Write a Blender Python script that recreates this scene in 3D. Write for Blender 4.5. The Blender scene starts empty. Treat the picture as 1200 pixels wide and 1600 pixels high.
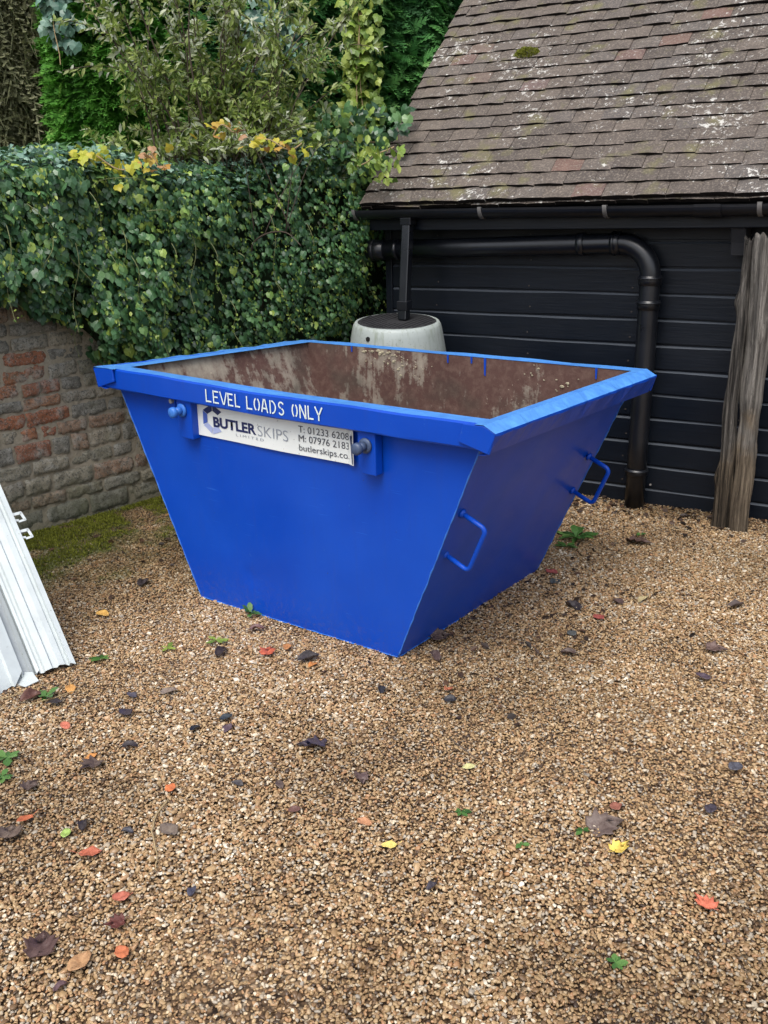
import bpy, bmesh, math, random
import numpy as np
from mathutils import Vector, Matrix

R = np.random.default_rng(11)
random.seed(5)
scene = bpy.context.scene

# ------------------------------------------------------------------ camera
CAM_R = np.array([0.85285, 0.52171, -0.021578])
CAM_U = np.array([-0.141095, 0.270045, 0.952454])
CAM_F = np.array([-0.502732, 0.809255, -0.303918])
CAM_O = np.array([0.0, 0.0, 1.685874])
CAM_K = 1498.738
cam = bpy.data.objects.new("camera", bpy.data.cameras.new("camera"))
scene.collection.objects.link(cam)
M = Matrix.Identity(4)
for i in range(3):
    M[i][0] = CAM_R[i]; M[i][1] = CAM_U[i]; M[i][2] = -CAM_F[i]; M[i][3] = CAM_O[i]
cam.matrix_world = M
cam.data.sensor_fit = 'VERTICAL'
cam.data.sensor_height = 24.0
cam.data.lens = CAM_K / 1600 * 24.0
cam.data.clip_start = 0.05
cam.data.clip_end = 500
scene.camera = cam

# ------------------------------------------------------------------ sky, sun, exposure
SUN_EL, SUN_AZ = math.radians(60), math.radians(168)      # azimuth measured clockwise from +y
world = bpy.data.worlds.new("World"); scene.world = world; world.use_nodes = True
wn = world.node_tree; wn.nodes.clear()
sky = wn.nodes.new('ShaderNodeTexSky'); sky.sky_type = 'NISHITA'; sky.sun_disc = False
sky.sun_elevation = SUN_EL; sky.sun_rotation = SUN_AZ
sky.dust_density = 4.0; sky.air_density = 1.0; sky.ozone_density = 1.0
hsv = wn.nodes.new('ShaderNodeHueSaturation'); hsv.inputs['Saturation'].default_value = 0.60
bg = wn.nodes.new('ShaderNodeBackground'); bg.inputs['Strength'].default_value = 0.15
wo = wn.nodes.new('ShaderNodeOutputWorld')
wn.links.new(sky.outputs[0], hsv.inputs['Color']); wn.links.new(hsv.outputs[0], bg.inputs[0]); wn.links.new(bg.outputs[0], wo.inputs[0])
sun = bpy.data.objects.new("sun", bpy.data.lights.new("sun", 'SUN'))
sun.data.energy = 1.1; sun.data.angle = math.radians(35); sun.data.color = (1.0, 0.985, 0.95)
scene.collection.objects.link(sun)
sd = Vector((math.sin(SUN_AZ) * math.cos(SUN_EL), math.cos(SUN_AZ) * math.cos(SUN_EL), math.sin(SUN_EL)))
sun.rotation_euler = sd.to_track_quat('Z', 'Y').to_euler()
scene.view_settings.view_transform = 'Standard'
scene.view_settings.look = 'None'
scene.view_settings.gamma = 1.0
scene.view_settings.exposure = 0.75
scene.render.engine = 'CYCLES'
scene.cycles.use_adaptive_sampling = True
scene.cycles.adaptive_threshold = 0.01
scene.cycles.use_denoising = True
scene.cycles.denoiser = 'OPENIMAGEDENOISE'
scene.cycles.denoising_input_passes = 'RGB_ALBEDO_NORMAL'
scene.cycles.max_bounces = 6

# ------------------------------------------------------------------ helpers
def ray(u, v):
    return CAM_F + CAM_R * (u - 600) / CAM_K - CAM_U * (v - 800) / CAM_K
def at(u, v, z=0.0):                      # the ground point seen at photo pixel (u, v)
    d = ray(u, v)
    return CAM_O + d * ((z - CAM_O[2]) / d[2])
def far(u, v, dist):                      # the point at a horizontal distance along a sight line
    d = ray(u, v); d = d / np.linalg.norm(d[:2])
    return CAM_O + d * dist

def link(o, parent=None):
    scene.collection.objects.link(o)
    if parent is not None: o.parent = parent
    return o
def tag(o, label=None, cat=None, group=None, kind=None):
    if label: o['label'] = label
    if cat: o['category'] = cat
    if group: o['group'] = group
    if kind: o['kind'] = kind
    return o
def empty(name, loc=(0, 0, 0), rz=0.0, parent=None):
    o = bpy.data.objects.new(name, None); o.location = Vector([float(c) for c in loc]); o.rotation_euler = (0, 0, rz)
    o.empty_display_size = 0.1
    return link(o, parent)

class MB:
    """collects vertices and faces of one mesh"""
    def __init__(s): s.v = []; s.f = []; s.m = []; s.r = []
    def add(s, verts, faces, mi=0, rnd=0.5):
        b = len(s.v)
        s.v += [tuple(float(c) for c in p) for p in verts]; s.r += [rnd] * len(verts)
        s.f += [tuple(i + b for i in f) for f in faces]; s.m += [mi] * len(faces)
    def box(s, x0, x1, y0, y1, z0, z1, mi=0, rnd=.5):
        s.add([(x0,y0,z0),(x1,y0,z0),(x1,y1,z0),(x0,y1,z0),(x0,y0,z1),(x1,y0,z1),(x1,y1,z1),(x0,y1,z1)],
              [(0,3,2,1),(4,5,6,7),(0,1,5,4),(1,2,6,5),(2,3,7,6),(3,0,4,7)], mi, rnd)
    def prism(s, poly, a, b, mi=0, rnd=.5):
        """closed polygon of 3-d points swept from offset a to offset b"""
        n = len(poly); P = [np.array(p, float) for p in poly]
        a = np.array(a, float); b = np.array(b, float)
        s.add([p + a for p in P] + [p + b for p in P],
              [tuple(range(n))[::-1], tuple(range(n, 2 * n))] + [(i, (i + 1) % n, n + (i + 1) % n, n + i) for i in range(n)], mi, rnd)
    def tube(s, pts, rad, n=10, mi=0, cap=True, rnd=.5):
        pts = [np.array(p, float) for p in pts]
        rads = rad if hasattr(rad, '__len__') else [rad] * len(pts)
        vs = []; up = None
        for i, p in enumerate(pts):
            t = pts[min(i + 1, len(pts) - 1)] - pts[max(i - 1, 0)]; t = t / (np.linalg.norm(t) + 1e-12)
            if up is None:
                h = np.array([0, 0, 1.]) if abs(t[2]) < .9 else np.array([1., 0, 0])
                up = np.cross(t, h); up /= np.linalg.norm(up)
            up = up - t * (up @ t); up /= np.linalg.norm(up)
            w = np.cross(t, up)
            for k in range(n):
                a = 2 * math.pi * k / n
                vs.append(p + rads[i] * (up * math.cos(a) + w * math.sin(a)))
        fs = []
        for i in range(len(pts) - 1):
            for k in range(n):
                k2 = (k + 1) % n
                fs.append((i*n+k, i*n+k2, (i+1)*n+k2, (i+1)*n+k))
        if cap:
            fs.append(tuple(range(n))[::-1]); fs.append(tuple((len(pts)-1)*n + k for k in range(n)))
        s.add(vs, fs, mi, rnd)
    def lathe(s, prof, n=48, c=(0,0), mi=0, cap=True):
        vs = []; fs = []
        for r, z in prof:
            for k in range(n):
                a = 2*math.pi*k/n; vs.append((c[0]+r*math.cos(a), c[1]+r*math.sin(a), z))
        for i in range(len(prof)-1):
            for k in range(n):
                k2 = (k+1) % n; fs.append((i*n+k, i*n+k2, (i+1)*n+k2, (i+1)*n+k))
        if cap:
            fs.append(tuple((len(prof)-1)*n+k for k in range(n)))
        s.add(vs, fs, mi)
    def build(s, name, mats, parent=None, smooth=False, bevel=0.0, seg=2, sub=0):
        me = bpy.data.meshes.new(name)
        me.from_pydata(s.v, [], s.f)
        for m in (mats if isinstance(mats, (list, tuple)) else [mats]): me.materials.append(m)
        me.polygons.foreach_set('material_index', s.m)
        me.polygons.foreach_set('use_smooth', [smooth] * len(s.f))
        a = me.attributes.new('rnd', 'FLOAT', 'POINT'); a.data.foreach_set('value', s.r)
        me.update()
        o = bpy.data.objects.new(name, me); link(o, parent)
        if bevel:
            b = o.modifiers.new('bevel', 'BEVEL'); b.width = bevel; b.segments = seg; b.limit_method = 'ANGLE'; b.angle_limit = math.radians(35)
        return o

def arrays(name, V, F, mat, parent=None, attrs=None, smooth=False):
    """one mesh straight from arrays: V (n,3), F (m,k)"""
    me = bpy.data.meshes.new(name)
    n, m, k = len(V), len(F), F.shape[1]
    me.vertices.add(n); me.vertices.foreach_set('co', np.ascontiguousarray(V, dtype=np.float32).ravel())
    me.loops.add(m * k); me.loops.foreach_set('vertex_index', np.ascontiguousarray(F, dtype=np.int32).ravel())
    me.polygons.add(m); me.polygons.foreach_set('loop_start', np.arange(0, m * k, k, dtype=np.int32))
    me.polygons.foreach_set('loop_total', np.full(m, k, dtype=np.int32))
    me.polygons.foreach_set('use_smooth', np.full(m, smooth, dtype=bool))
    for nm, val in (attrs or {}).items():
        a = me.attributes.new(nm, 'FLOAT', 'POINT'); a.data.foreach_set('value', np.ascontiguousarray(val, dtype=np.float32))
    me.update(calc_edges=True)
    me.materials.append(mat)
    o = bpy.data.objects.new(name, me); return link(o, parent)

def frames(tip, nrm):
    """rotation matrices whose y axis is tip and z axis close to nrm"""
    y = tip / np.linalg.norm(tip, axis=1, keepdims=True)
    x = np.cross(y, nrm); x /= np.linalg.norm(x, axis=1, keepdims=True) + 1e-9
    z = np.cross(x, y)
    return np.stack([x, y, z], axis=2)
def scatter(name, tv, tf, pos, rot, scl, mat, parent=None, rnd=None, flat=None):
    """many copies of a small leaf template gathered into one foliage mesh"""
    tv = np.asarray(tv, float); tf = np.asarray(tf, int); N = len(pos)
    scl = np.asarray(scl, float)
    if scl.ndim == 1: scl = np.stack([scl] * 3, 1)
    L = tv[None] * scl[:, None, :]
    V = np.einsum('nij,nkj->nki', rot, L) + pos[:, None, :]
    F = tf[None] + (np.arange(N) * len(tv))[:, None, None]
    if rnd is None: rnd = R.random(N)
    return arrays(name, V.reshape(-1, 3), F.reshape(-1, tf.shape[1]), mat, parent, {'rnd': np.repeat(rnd, len(tv))})

def hash2(ix, iy, seed):
    h = np.sin(ix * 127.1 + iy * 311.7 + seed * 74.7) * 43758.5453
    return h - np.floor(h)
def noise2(x, y, seed=0):
    ix, iy = np.floor(x), np.floor(y); fx, fy = x - ix, y - iy
    fx = fx*fx*(3-2*fx); fy = fy*fy*(3-2*fy)
    a = hash2(ix, iy, seed); b = hash2(ix+1, iy, seed); c = hash2(ix, iy+1, seed); d = hash2(ix+1, iy+1, seed)
    return (a*(1-fx)+b*fx)*(1-fy) + (c*(1-fx)+d*fx)*fy

# ------------------------------------------------------------------ materials
class Mat:
    def __init__(s, name, rough=.6, spec=.5):
        s.m = bpy.data.materials.new(name); s.m.use_nodes = True; s.t = s.m.node_tree; s.n = s.t.nodes
        s.b = s.n['Principled BSDF']; s.b.inputs['Roughness'].default_value = rough
        s.b.inputs['Specular IOR Level'].default_value = spec
        s.out = s.n['Material Output']
    def new(s, t, **k):
        x = s.n.new(t)
        for a, b in k.items(): setattr(x, a, b)
        return x
    def ln(s, a, b): s.t.links.new(a, b)
    def coord(s, kind='Object', scale=(1,1,1), rot=(0,0,0)):
        c = s.new('ShaderNodeTexCoord'); m = s.new('ShaderNodeMapping')
        m.inputs['Scale'].default_value = scale; m.inputs['Rotation'].default_value = rot
        s.ln(c.outputs[kind], m.inputs[0]); return m.outputs[0]
    def noise(s, vec, scale, detail=4, rough=.55, dist=0.0):
        x = s.new('ShaderNodeTexNoise'); x.inputs['Scale'].default_value = scale; x.inputs['Detail'].default_value = detail
        x.inputs['Roughness'].default_value = rough; x.inputs['Distortion'].default_value = dist
        s.ln(vec, x.inputs['Vector']); return x.outputs['Fac']
    def ramp(s, fac, stops, interp='LINEAR'):
        x = s.new('ShaderNodeValToRGB'); cr = x.color_ramp; cr.interpolation = interp
        while len(cr.elements) < len(stops): cr.elements.new(.5)
        for e, (p, c) in zip(cr.elements, stops):
            e.position = p; e.color = (*c, 1) if hasattr(c, '__len__') else (c, c, c, 1)
        s.ln(fac, x.inputs[0]); return x.outputs[0]
    def mix(s, fac, a, b, mode='MIX'):
        x = s.new('ShaderNodeMix', data_type='RGBA', blend_type=mode)
        for sock, val in ((x.inputs[0], fac), (x.inputs[6], a), (x.inputs[7], b)):
            if hasattr(val, 'is_linked'): s.ln(val, sock)
            elif hasattr(val, '__len__'): sock.default_value = (*val, 1)
            else: sock.default_value = val
        return x.outputs[2]
    def math(s, op, a, b=0.0, clamp=False):
        x = s.new('ShaderNodeMath', operation=op, use_clamp=clamp)
        for sock, val in ((x.inputs[0], a), (x.inputs[1], b)):
            if hasattr(val, 'is_linked'): s.ln(val, sock)
            else: sock.default_value = val
        return x.outputs[0]
    def attr(s, name, kind='GEOMETRY'):
        x = s.new('ShaderNodeAttribute', attribute_type=kind, attribute_name=name); return x.outputs['Fac']
    def col(s, v):
        if hasattr(v, 'is_linked'): s.ln(v, s.b.inputs['Base Color'])
        else: s.b.inputs['Base Color'].default_value = (*v, 1)
    def rough(s, v): s.ln(v, s.b.inputs['Roughness'])
    def bump(s, h, strength=.3, dist=.01):
        x = s.new('ShaderNodeBump'); x.inputs['Strength'].default_value = strength; x.inputs['Distance'].default_value = dist
        s.ln(h, x.inputs['Height']); s.ln(x.outputs[0], s.b.inputs['Normal'])
    def xyz(s, vec):
        x = s.new('ShaderNodeSeparateXYZ'); s.ln(vec, x.inputs[0]); return x.outputs
    def translucent(s, colsock, fac=.25):
        t = s.new('ShaderNodeBsdfTranslucent'); mx = s.new('ShaderNodeMixShader'); mx.inputs[0].default_value = fac
        s.ln(colsock, t.inputs[0]); s.ln(s.b.outputs[0], mx.inputs[1]); s.ln(t.outputs[0], mx.inputs[2])
        s.ln(mx.outputs[0], s.out.inputs[0])

def leaf_mat(name, stops, rough=.45, spec=.5, trans=.22):
    m = Mat(name, rough, spec)
    c = m.ramp(m.attr('rnd'), stops)
    n = m.noise(m.coord('Object'), 9.0, 3)
    c = m.mix(m.math('MULTIPLY', n, .55), c, m.mix(1.0, c, (.45, .5, .4), 'MULTIPLY'))
    m.col(c); m.translucent(c, trans); return m.m

def simple(name, col, rough=.5, spec=.5, var=.0, scale=20):
    m = Mat(name, rough, spec)
    if var:
        n = m.noise(m.coord('Object'), scale, 5)
        m.col(m.mix(n, tuple(c*(1-var) for c in col), tuple(min(1, c*(1+var)) for c in col)))
    else: m.col(col)
    return m

# gravel stones
def m_pebble():
    m = Mat('gravel_stone', .42, .5)
    r = m.attr('rnd', 'INSTANCER'); t = m.attr('moss', 'INSTANCER'); d = m.attr('dirt', 'INSTANCER')
    c = m.ramp(r, [(0, (0.055,0.033,0.019)), (.06,(0.130,0.076,0.036)), (.17,(0.260,0.158,0.074)), (.34,(0.360,0.233,0.112)), (.53,(0.450,0.317,0.165)),
                   (.62,(0.379,0.200,0.090)), (.71,(0.540,0.409,0.246)), (.80,(0.340,0.302,0.246)), (.88,(0.660,0.555,0.398)), (.955,(0.820,0.750,0.625)), (1,(0.320,0.117,0.062))])
    n = m.noise(m.coord('Object'), 1.6, 5)
    c = m.mix(m.ramp(n, [(.35,0),(.7,.5)]), c, m.mix(1.0, c, (.5,.42,.36), 'MULTIPLY'))
    c = m.mix(m.math('MULTIPLY', d, .8), c, m.mix(1.0, c, (.28,.26,.2), 'MULTIPLY'))
    c = m.mix(m.math('MULTIPLY', t, .9), c, (.075,.095,.018))
    m.col(c); m.rough(m.ramp(n, [(.3,.32),(.7,.62)]))
    return m.m
def m_ground():
    m = Mat('ground_soil', .9, .2)
    v = m.coord('Object')
    vor = m.new('ShaderNodeTexVoronoi'); vor.inputs['Scale'].default_value = 75; m.ln(v, vor.inputs['Vector'])
    sep = m.new('ShaderNodeSeparateColor'); m.ln(vor.outputs['Color'], sep.inputs[0])
    c = m.ramp(sep.outputs[0], [(0,(.05,.03,.02)),(.4,(.16,.10,.055)),(.7,(.28,.18,.10)),(1,(.45,.36,.25))])
    e = m.ramp(vor.outputs['Distance'], [(.2,1.0),(.7,.25)])
    m.col(m.mix(1.0, c, e, 'MULTIPLY')); m.bump(vor.outputs['Distance'], -.6, .01)
    return m.m
def m_blue(name='blue_paint', worn_sheen=0.0):
    m = Mat(name, .36, .34)
    v = m.coord('Object')
    n = m.noise(v, 2.2, 5); n2 = m.noise(v, 46, 3); fine = m.noise(v, 160, 2)
    c = m.mix(n, (.0006,.042,.36), (.0012,.064,.47))
    sp = m.ramp(n2, [(.70,0),(.76,1)])
    c = m.mix(m.math('MULTIPLY', sp, .18), c, (.08,.19,.48))
    streak = m.noise(m.coord('Object', (14, 14, .8)), 3.0, 4)
    c = m.mix(m.math('MULTIPLY', m.ramp(streak, [(.55,0),(.75,1)]), .25), c, (.02,.05,.30))
    zz = m.xyz(v)[2]
    mud = m.math('MULTIPLY', m.ramp(zz, [(.0,1),(.20,0)]), m.ramp(m.noise(v, 70, 5, .7), [(.54,0),(.60,1)]))
    c = m.mix(m.math('MULTIPLY', mud, .22), c, (.13,.095,.06))
    chip = m.math('MULTIPLY', m.ramp(m.noise(v, 55, 4, .6), [(.715,0),(.735,1)]), m.ramp(m.noise(v, 3.5, 3), [(.5,0),(.6,1)]))
    c = m.mix(m.math('MULTIPLY', chip, .8), c, (.06,.03,.022))
    fade = m.ramp(m.noise(v, 1.3, 4), [(.45,0),(.7,.35)])
    c = m.mix(fade, c, (.012,.085,.46))
    sc = m.noise(m.coord('Object', (3, 3, 60), (0, .9, 0)), 2.0, 3, .5)
    c = m.mix(m.ramp(sc, [(.71,0),(.74,.35)]), c, (.03,.15,.62))
    if worn_sheen:
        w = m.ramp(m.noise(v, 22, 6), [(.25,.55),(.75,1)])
        c = m.mix(m.math('MULTIPLY', w, worn_sheen), c, (.12,.38,.76))  # paler mix: wear, plus sky reflection painted into the edge strips
    m.col(c); m.rough(m.ramp(n, [(.3,.28),(.7,.42)]))
    h = m.math('ADD', m.noise(v, 3.2, 2), m.math('MULTIPLY', fine, .004))
    m.bump(h, .35, .02)
    return m.m
def m_rust():
    m = Mat('skip_inside_rust', .8, .3)
    v = m.coord('Object'); p = m.xyz(v)
    base = m.mix(m.noise(v, 4, 6), (.052,.024,.020), (.125,.068,.056))
    base = m.mix(m.ramp(m.noise(v, 25, 6, .7), [(.45,0),(.75,1)]), base, (.15,.095,.075))
    st = m.noise(m.coord('Object', (9, 9, .9)), 2.2, 8, .65)       # dribbles of cement wash running down
    big = m.noise(v, 2.1, 3)
    left = m.math('MULTIPLY', m.math('SUBTRACT', .0, p[0]), .075)
    k = m.math('ADD', m.math('ADD', m.math('ADD', m.math('MULTIPLY', st, .36), m.math('MULTIPLY', m.noise(v, 13, 7, .72), .38)), m.math('MULTIPLY', big, .48)), left)
    wash = m.ramp(k, [(.655,0),(.69,.45),(.80,.9)])
    c = m.mix(wash, base, (.34,.31,.25))
    f = m.noise(v, 38, 7, .75)
    c = m.mix(m.ramp(m.math('ADD', f, m.math('MULTIPLY', big, .35)), [(.84,0),(.9,.9)]), c, (.55,.49,.38))
    g = m.ramp(m.noise(v, 3.4, 3), [(.52,0),(.68,.6)])
    c = m.mix(g, c, (.05,.045,.035))
    m.col(c); m.bump(m.math('ADD', f, wash), .35, .006)
    return m.m
def m_tile():
    m = Mat('clay_tile', .78, .35)
    r = m.attr('rnd'); v = m.coord('Object')
    c = m.ramp(r, [(0,(.078,.064,.054)),(.3,(.100,.081,.067)),(.55,(.118,.096,.079)),(.72,(.096,.084,.076)),(.84,(.132,.108,.088)),(.93,(.15,.085,.066)),(1,(.10,.096,.104))])
    n = m.noise(v, 14, 6, .65)
    c = m.mix(m.ramp(n, [(.35,.0),(.7,.75)]), c, m.mix(1.0, c, (.55,.55,.58), 'MULTIPLY'))
    big = m.noise(v, 1.7, 3)
    dust = m.ramp(m.noise(v, 85, 4, .7), [(.5,0),(.66,.75)])
    c = m.mix(dust, c, (.22,.185,.15))
    gl = m.ramp(m.math('ADD', m.noise(v, 7, 4), m.math('MULTIPLY', big, .3)), [(.72,0),(.86,.6)])
    c = m.mix(gl, c, (.15,.14,.055))                                # olive lichen
    li = m.math('ADD', m.noise(v, 34, 7, .74, .4), m.math('MULTIPLY', m.noise(v, 2.6, 3), .42))
    c = m.mix(m.ramp(li, [(.812,0),(.868,.9)]), c, (.52,.51,.47))     # crusty pale lichen
    m.col(c); m.bump(m.math('ADD', n, m.math('MULTIPLY', li, .8)), .45, .006)
    return m.m
def m_black(name, rough=.38, col=(.0035,.0055,.0095), grain=True, spec=.32):
    m = Mat(name, rough, spec)
    v = m.coord('Object', (1.2, 1, 16) if grain else (1,1,1))
    n = m.noise(v, 5, 6, .6)
    m.col(m.mix(n, tuple(c*.7 for c in col), tuple(c*1.6 for c in col)))
    d = m.noise(m.coord('Object'), 2.5, 5)
    m.rough(m.ramp(d, [(.3,rough-.06),(.7,rough+.12)]))
    if grain: m.bump(n, .25, .004)
    return m.m
def m_brick():
    m = Mat('old_brick', .92, .2)
    r = m.attr('rnd'); v = m.coord('Object')
    c = m.ramp(r, [(0,(.22,.21,.18)),(.2,(.34,.325,.28)),(.36,(.50,.44,.34)),(.50,(.31,.30,.23)),(.60,(.44,.30,.21)),(.68,(.36,.22,.15)),(.8,(.42,.17,.10)),(.92,(.48,.19,.10)),(1,(.48,.28,.17))])
    n = m.noise(v, 30, 7, .7)
    c = m.mix(m.ramp(n, [(.3,0),(.72,.8)]), c, m.mix(1.0, c, (.5,.5,.46), 'MULTIPLY'))
    p = m.noise(v, 11, 5, .6)
    c = m.mix(m.ramp(p, [(.50,0),(.66,.75)]), c, (.44,.43,.38))
    q2 = m.noise(v, 75, 5, .7)
    c = m.mix(m.ramp(q2, [(.50,0),(.60,.8)]), c, (.085,.085,.07))
    q3 = m.noise(v, 120, 4, .7)
    c = m.mix(m.ramp(q3, [(.54,0),(.64,.6)]), c, (.52,.51,.46))
    z = m.xyz(v)[2]
    low = m.ramp(m.math('ADD', z, m.math('MULTIPLY', m.noise(v, 6, 4), .5)), [(.22,.7),(.52,0)])
    c = m.mix(low, c, (.085,.098,.045))
    g = m.ramp(m.noise(v, 4, 4), [(.54,0),(.70,.4)])
    c = m.mix(g, c, (.16,.17,.09))
    m.col(c); m.bump(m.math('ADD', n, p), .5, .010)
    return m.m
def m_mortar():
    m = Mat('lime_mortar', .95, .15)
    v = m.coord('Object'); n = m.noise(v, 40, 7, .7)
    c = m.mix(n, (.28,.245,.18), (.60,.53,.41))
    z = m.xyz(v)[2]
    low = m.ramp(m.math('ADD', z, m.math('MULTIPLY', m.noise(v, 6, 4), .5)), [(.25,.85),(.6,0)])
    c = m.mix(m.math('MULTIPLY', low, .6), c, (.11,.12,.06))
    m.col(c); m.bump(m.math('ADD', n, m.noise(v, 9, 4)), .8, .015); return m.m
def m_oak(name='weathered_oak', dark=0.0):
    m = Mat(name, .85, .2)
    v = m.coord('Object', (30, 30, 1.1))
    g = m.noise(v, 2.0, 8, .7, .6); o = m.noise(m.coord('Object'), 5, 4)
    c = m.ramp(g, [(.34+dark,(.014,.013,.012)),(.47+dark,(.075,.070,.064)),(.60+dark,(.19,.18,.165)),(.76+dark,(.40,.38,.35))])
    z = m.xyz(m.coord('Object'))[2]
    br = m.ramp(m.math('ADD', z, m.math('MULTIPLY', o, .9)), [(.85,.9),(1.5,.15)])
    c = m.mix(br, c, m.mix(1.0, c, (.95,.78,.58), 'MULTIPLY'))
    m.col(c); m.bump(g, 1.0, .02); return m.m
def m_white(name, col, dirt=.5):
    m = Mat(name, .38, .5)
    v = m.coord('Object'); n = m.noise(v, 7, 6, .65); s = m.noise(m.coord('Object', (30, 30, 2)), 3, 5)
    c = m.mix(m.math('MULTIPLY', m.ramp(n, [(.42,0),(.75,1)]), dirt), col, tuple(x*.62 for x in col))
    c = m.mix(m.ramp(m.noise(v, 55, 4), [(.69,0),(.74,.7)]), c, (.16,.15,.12))
    m.col(c); m.rough(m.ramp(s, [(.3,.3),(.7,.55)])); return m.m
def m_barrel():
    m = Mat('pale_barrel_plastic', .5, .5)
    v = m.coord('Object'); n = m.noise(v, 9, 6, .65); s = m.noise(m.coord('Object', (12, 12, 1)), 3, 5)
    c = m.mix(n, (.27,.31,.30), (.40,.44,.42))
    c = m.mix(m.ramp(s, [(.50,0),(.72,.6)]), c, (.17,.20,.13)); c = m.mix(m.ramp(m.noise(v, 60, 3), [(.62,0),(.70,.5)]), c, (.12,.13,.09)); m.col(c); return m.m
def m_fallen():
    m = Mat('fallen_leaf', .5, .4)
    oi = m.new('ShaderNodeObjectInfo'); v = m.coord('Object')
    n = m.noise(v, 60, 5, .65)
    c = m.mix(m.ramp(n, [(.42,0),(.7,.75)]), oi.outputs['Color'], m.mix(1.0, oi.outputs['Color'], (.5,.42,.4), 'MULTIPLY'))
    m.col(c); m.bump(n, .4, .004); return m.m

MT = dict(
    pebble=m_pebble(), ground=m_ground(), blue=m_blue(), blue_edge=m_blue('blue_paint_worn_sheen', .75), blue_weld=m_blue('blue_paint_weld', .4), rust=m_rust(), tile=m_tile(),
    board=m_black('black_board', .36), gutter=m_black('black_gutter', .36, (.006,.0068,.009), False, .4), pipe=m_black('black_pipe', .30, (.0045,.0055,.008), False, .6),
    brick=m_brick(), mortar=m_mortar(), oak=m_oak('weathered_oak', -.04), oak_dark=m_oak('dark_weathered_oak', .07),
    white=m_white('white_panel', (.50,.55,.55)), grey=m_white('grey_panel', (.33,.36,.37)), sticker=m_white('sticker_white', (.74,.77,.75), .12),
    barrel=m_barrel(), lid=m_black('dark_lid', .6, (.022,.022,.024), False),
    navy=simple('navy_ink', (.006,.012,.085), .4).m, midblue=simple('mid_blue_ink', (.055,.11,.42), .4).m, lilac=simple('pale_blue_ink', (.36,.42,.66), .4).m,
    ink=simple('grey_ink', (.05,.055,.075), .4).m, thin=simple('thin_grey_ink', (.28,.31,.36), .4).m,
    stencil=simple('stencil_white', (.66,.74,.70), .6, var=.18, scale=60).m,
    metal=simple('worn_steel', (.30,.28,.26), .38, var=.3, scale=40).m,
    clip=simple('grey_clip', (.13,.125,.12), .5, var=.4).m,
    mortar_lump=simple('mortar_lump', (.36,.32,.22), .9, var=.5, scale=30).m,
    lead=simple('lead_sheet', (.33,.36,.40), .5, var=.2).m,
    wood=simple('twig_bark', (.085,.062,.045), .85, var=.4, scale=30).m,
    twig=simple('pale_twig', (.34,.25,.13), .8, var=.3, scale=30).m,
    vine_stem=simple('green_stem', (.17,.19,.075), .7, var=.3, scale=30).m,
    moss=simple('moss_green', (.13,.15,.022), .95, .2, var=.5, scale=60).m,
    core=simple('dark_core', (.022,.036,.018), .95, .1, var=.5, scale=12).m,  # dark filler: light-stopping crown cores and the inside of the ivy
    fallen=m_fallen(),
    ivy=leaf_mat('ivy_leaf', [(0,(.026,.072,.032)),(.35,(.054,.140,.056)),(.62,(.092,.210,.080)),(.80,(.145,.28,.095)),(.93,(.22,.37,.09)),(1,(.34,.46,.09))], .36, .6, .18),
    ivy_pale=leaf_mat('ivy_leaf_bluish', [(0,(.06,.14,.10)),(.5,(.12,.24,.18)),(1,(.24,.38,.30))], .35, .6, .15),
    lime=leaf_mat('lime_leaf', [(0,(.12,.21,.04)),(.5,(.25,.37,.06)),(1,(.46,.54,.12))], .45, .5, .3),
    conifer=leaf_mat('conifer_bright', [(0,(.06,.20,.03)),(.4,(.12,.36,.05)),(.8,(.20,.48,.08)),(1,(.32,.58,.13))], .55, .4, .4),
    conifer_dark=leaf_mat('conifer_deep', [(0,(.018,.075,.028)),(.4,(.035,.14,.046)),(.8,(.065,.22,.07)),(1,(.12,.30,.09))], .55, .4, .18),
    conifer_mid=leaf_mat('conifer_mid_green', [(0,(.04,.14,.045)),(.4,(.08,.26,.075)),(.8,(.14,.38,.10)),(1,(.24,.48,.15))], .55, .4, .35),
    conifer_grey=leaf_mat('conifer_greybrown', [(0,(.13,.14,.07)),(.5,(.34,.35,.20)),(1,(.62,.61,.42))], .7, .3, .35),
    shrub=leaf_mat('olive_leaf', [(0,(.07,.12,.025)),(.35,(.17,.25,.05)),(.65,(.30,.39,.085)),(.85,(.43,.49,.18)),(1,(.62,.66,.52))], .4, .55, .38),
    vine=leaf_mat('autumn_vine_leaf', [(0,(.30,.38,.05)),(.35,(.52,.52,.05)),(.6,(.60,.50,.06)),(.8,(.48,.23,.05)),(1,(.52,.34,.26))], .5, .4, .3),
    weed=leaf_mat('weed_leaf', [(0,(.035,.10,.022)),(.5,(.075,.19,.04)),(1,(.16,.31,.08))], .45, .5, .25),
    litter=leaf_mat('litter_leaf', [(0,(.018,.012,.010)),(.5,(.06,.034,.024)),(.85,(.13,.065,.035)),(1,(.34,.20,.06))], .6, .4, .1),
)

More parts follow.
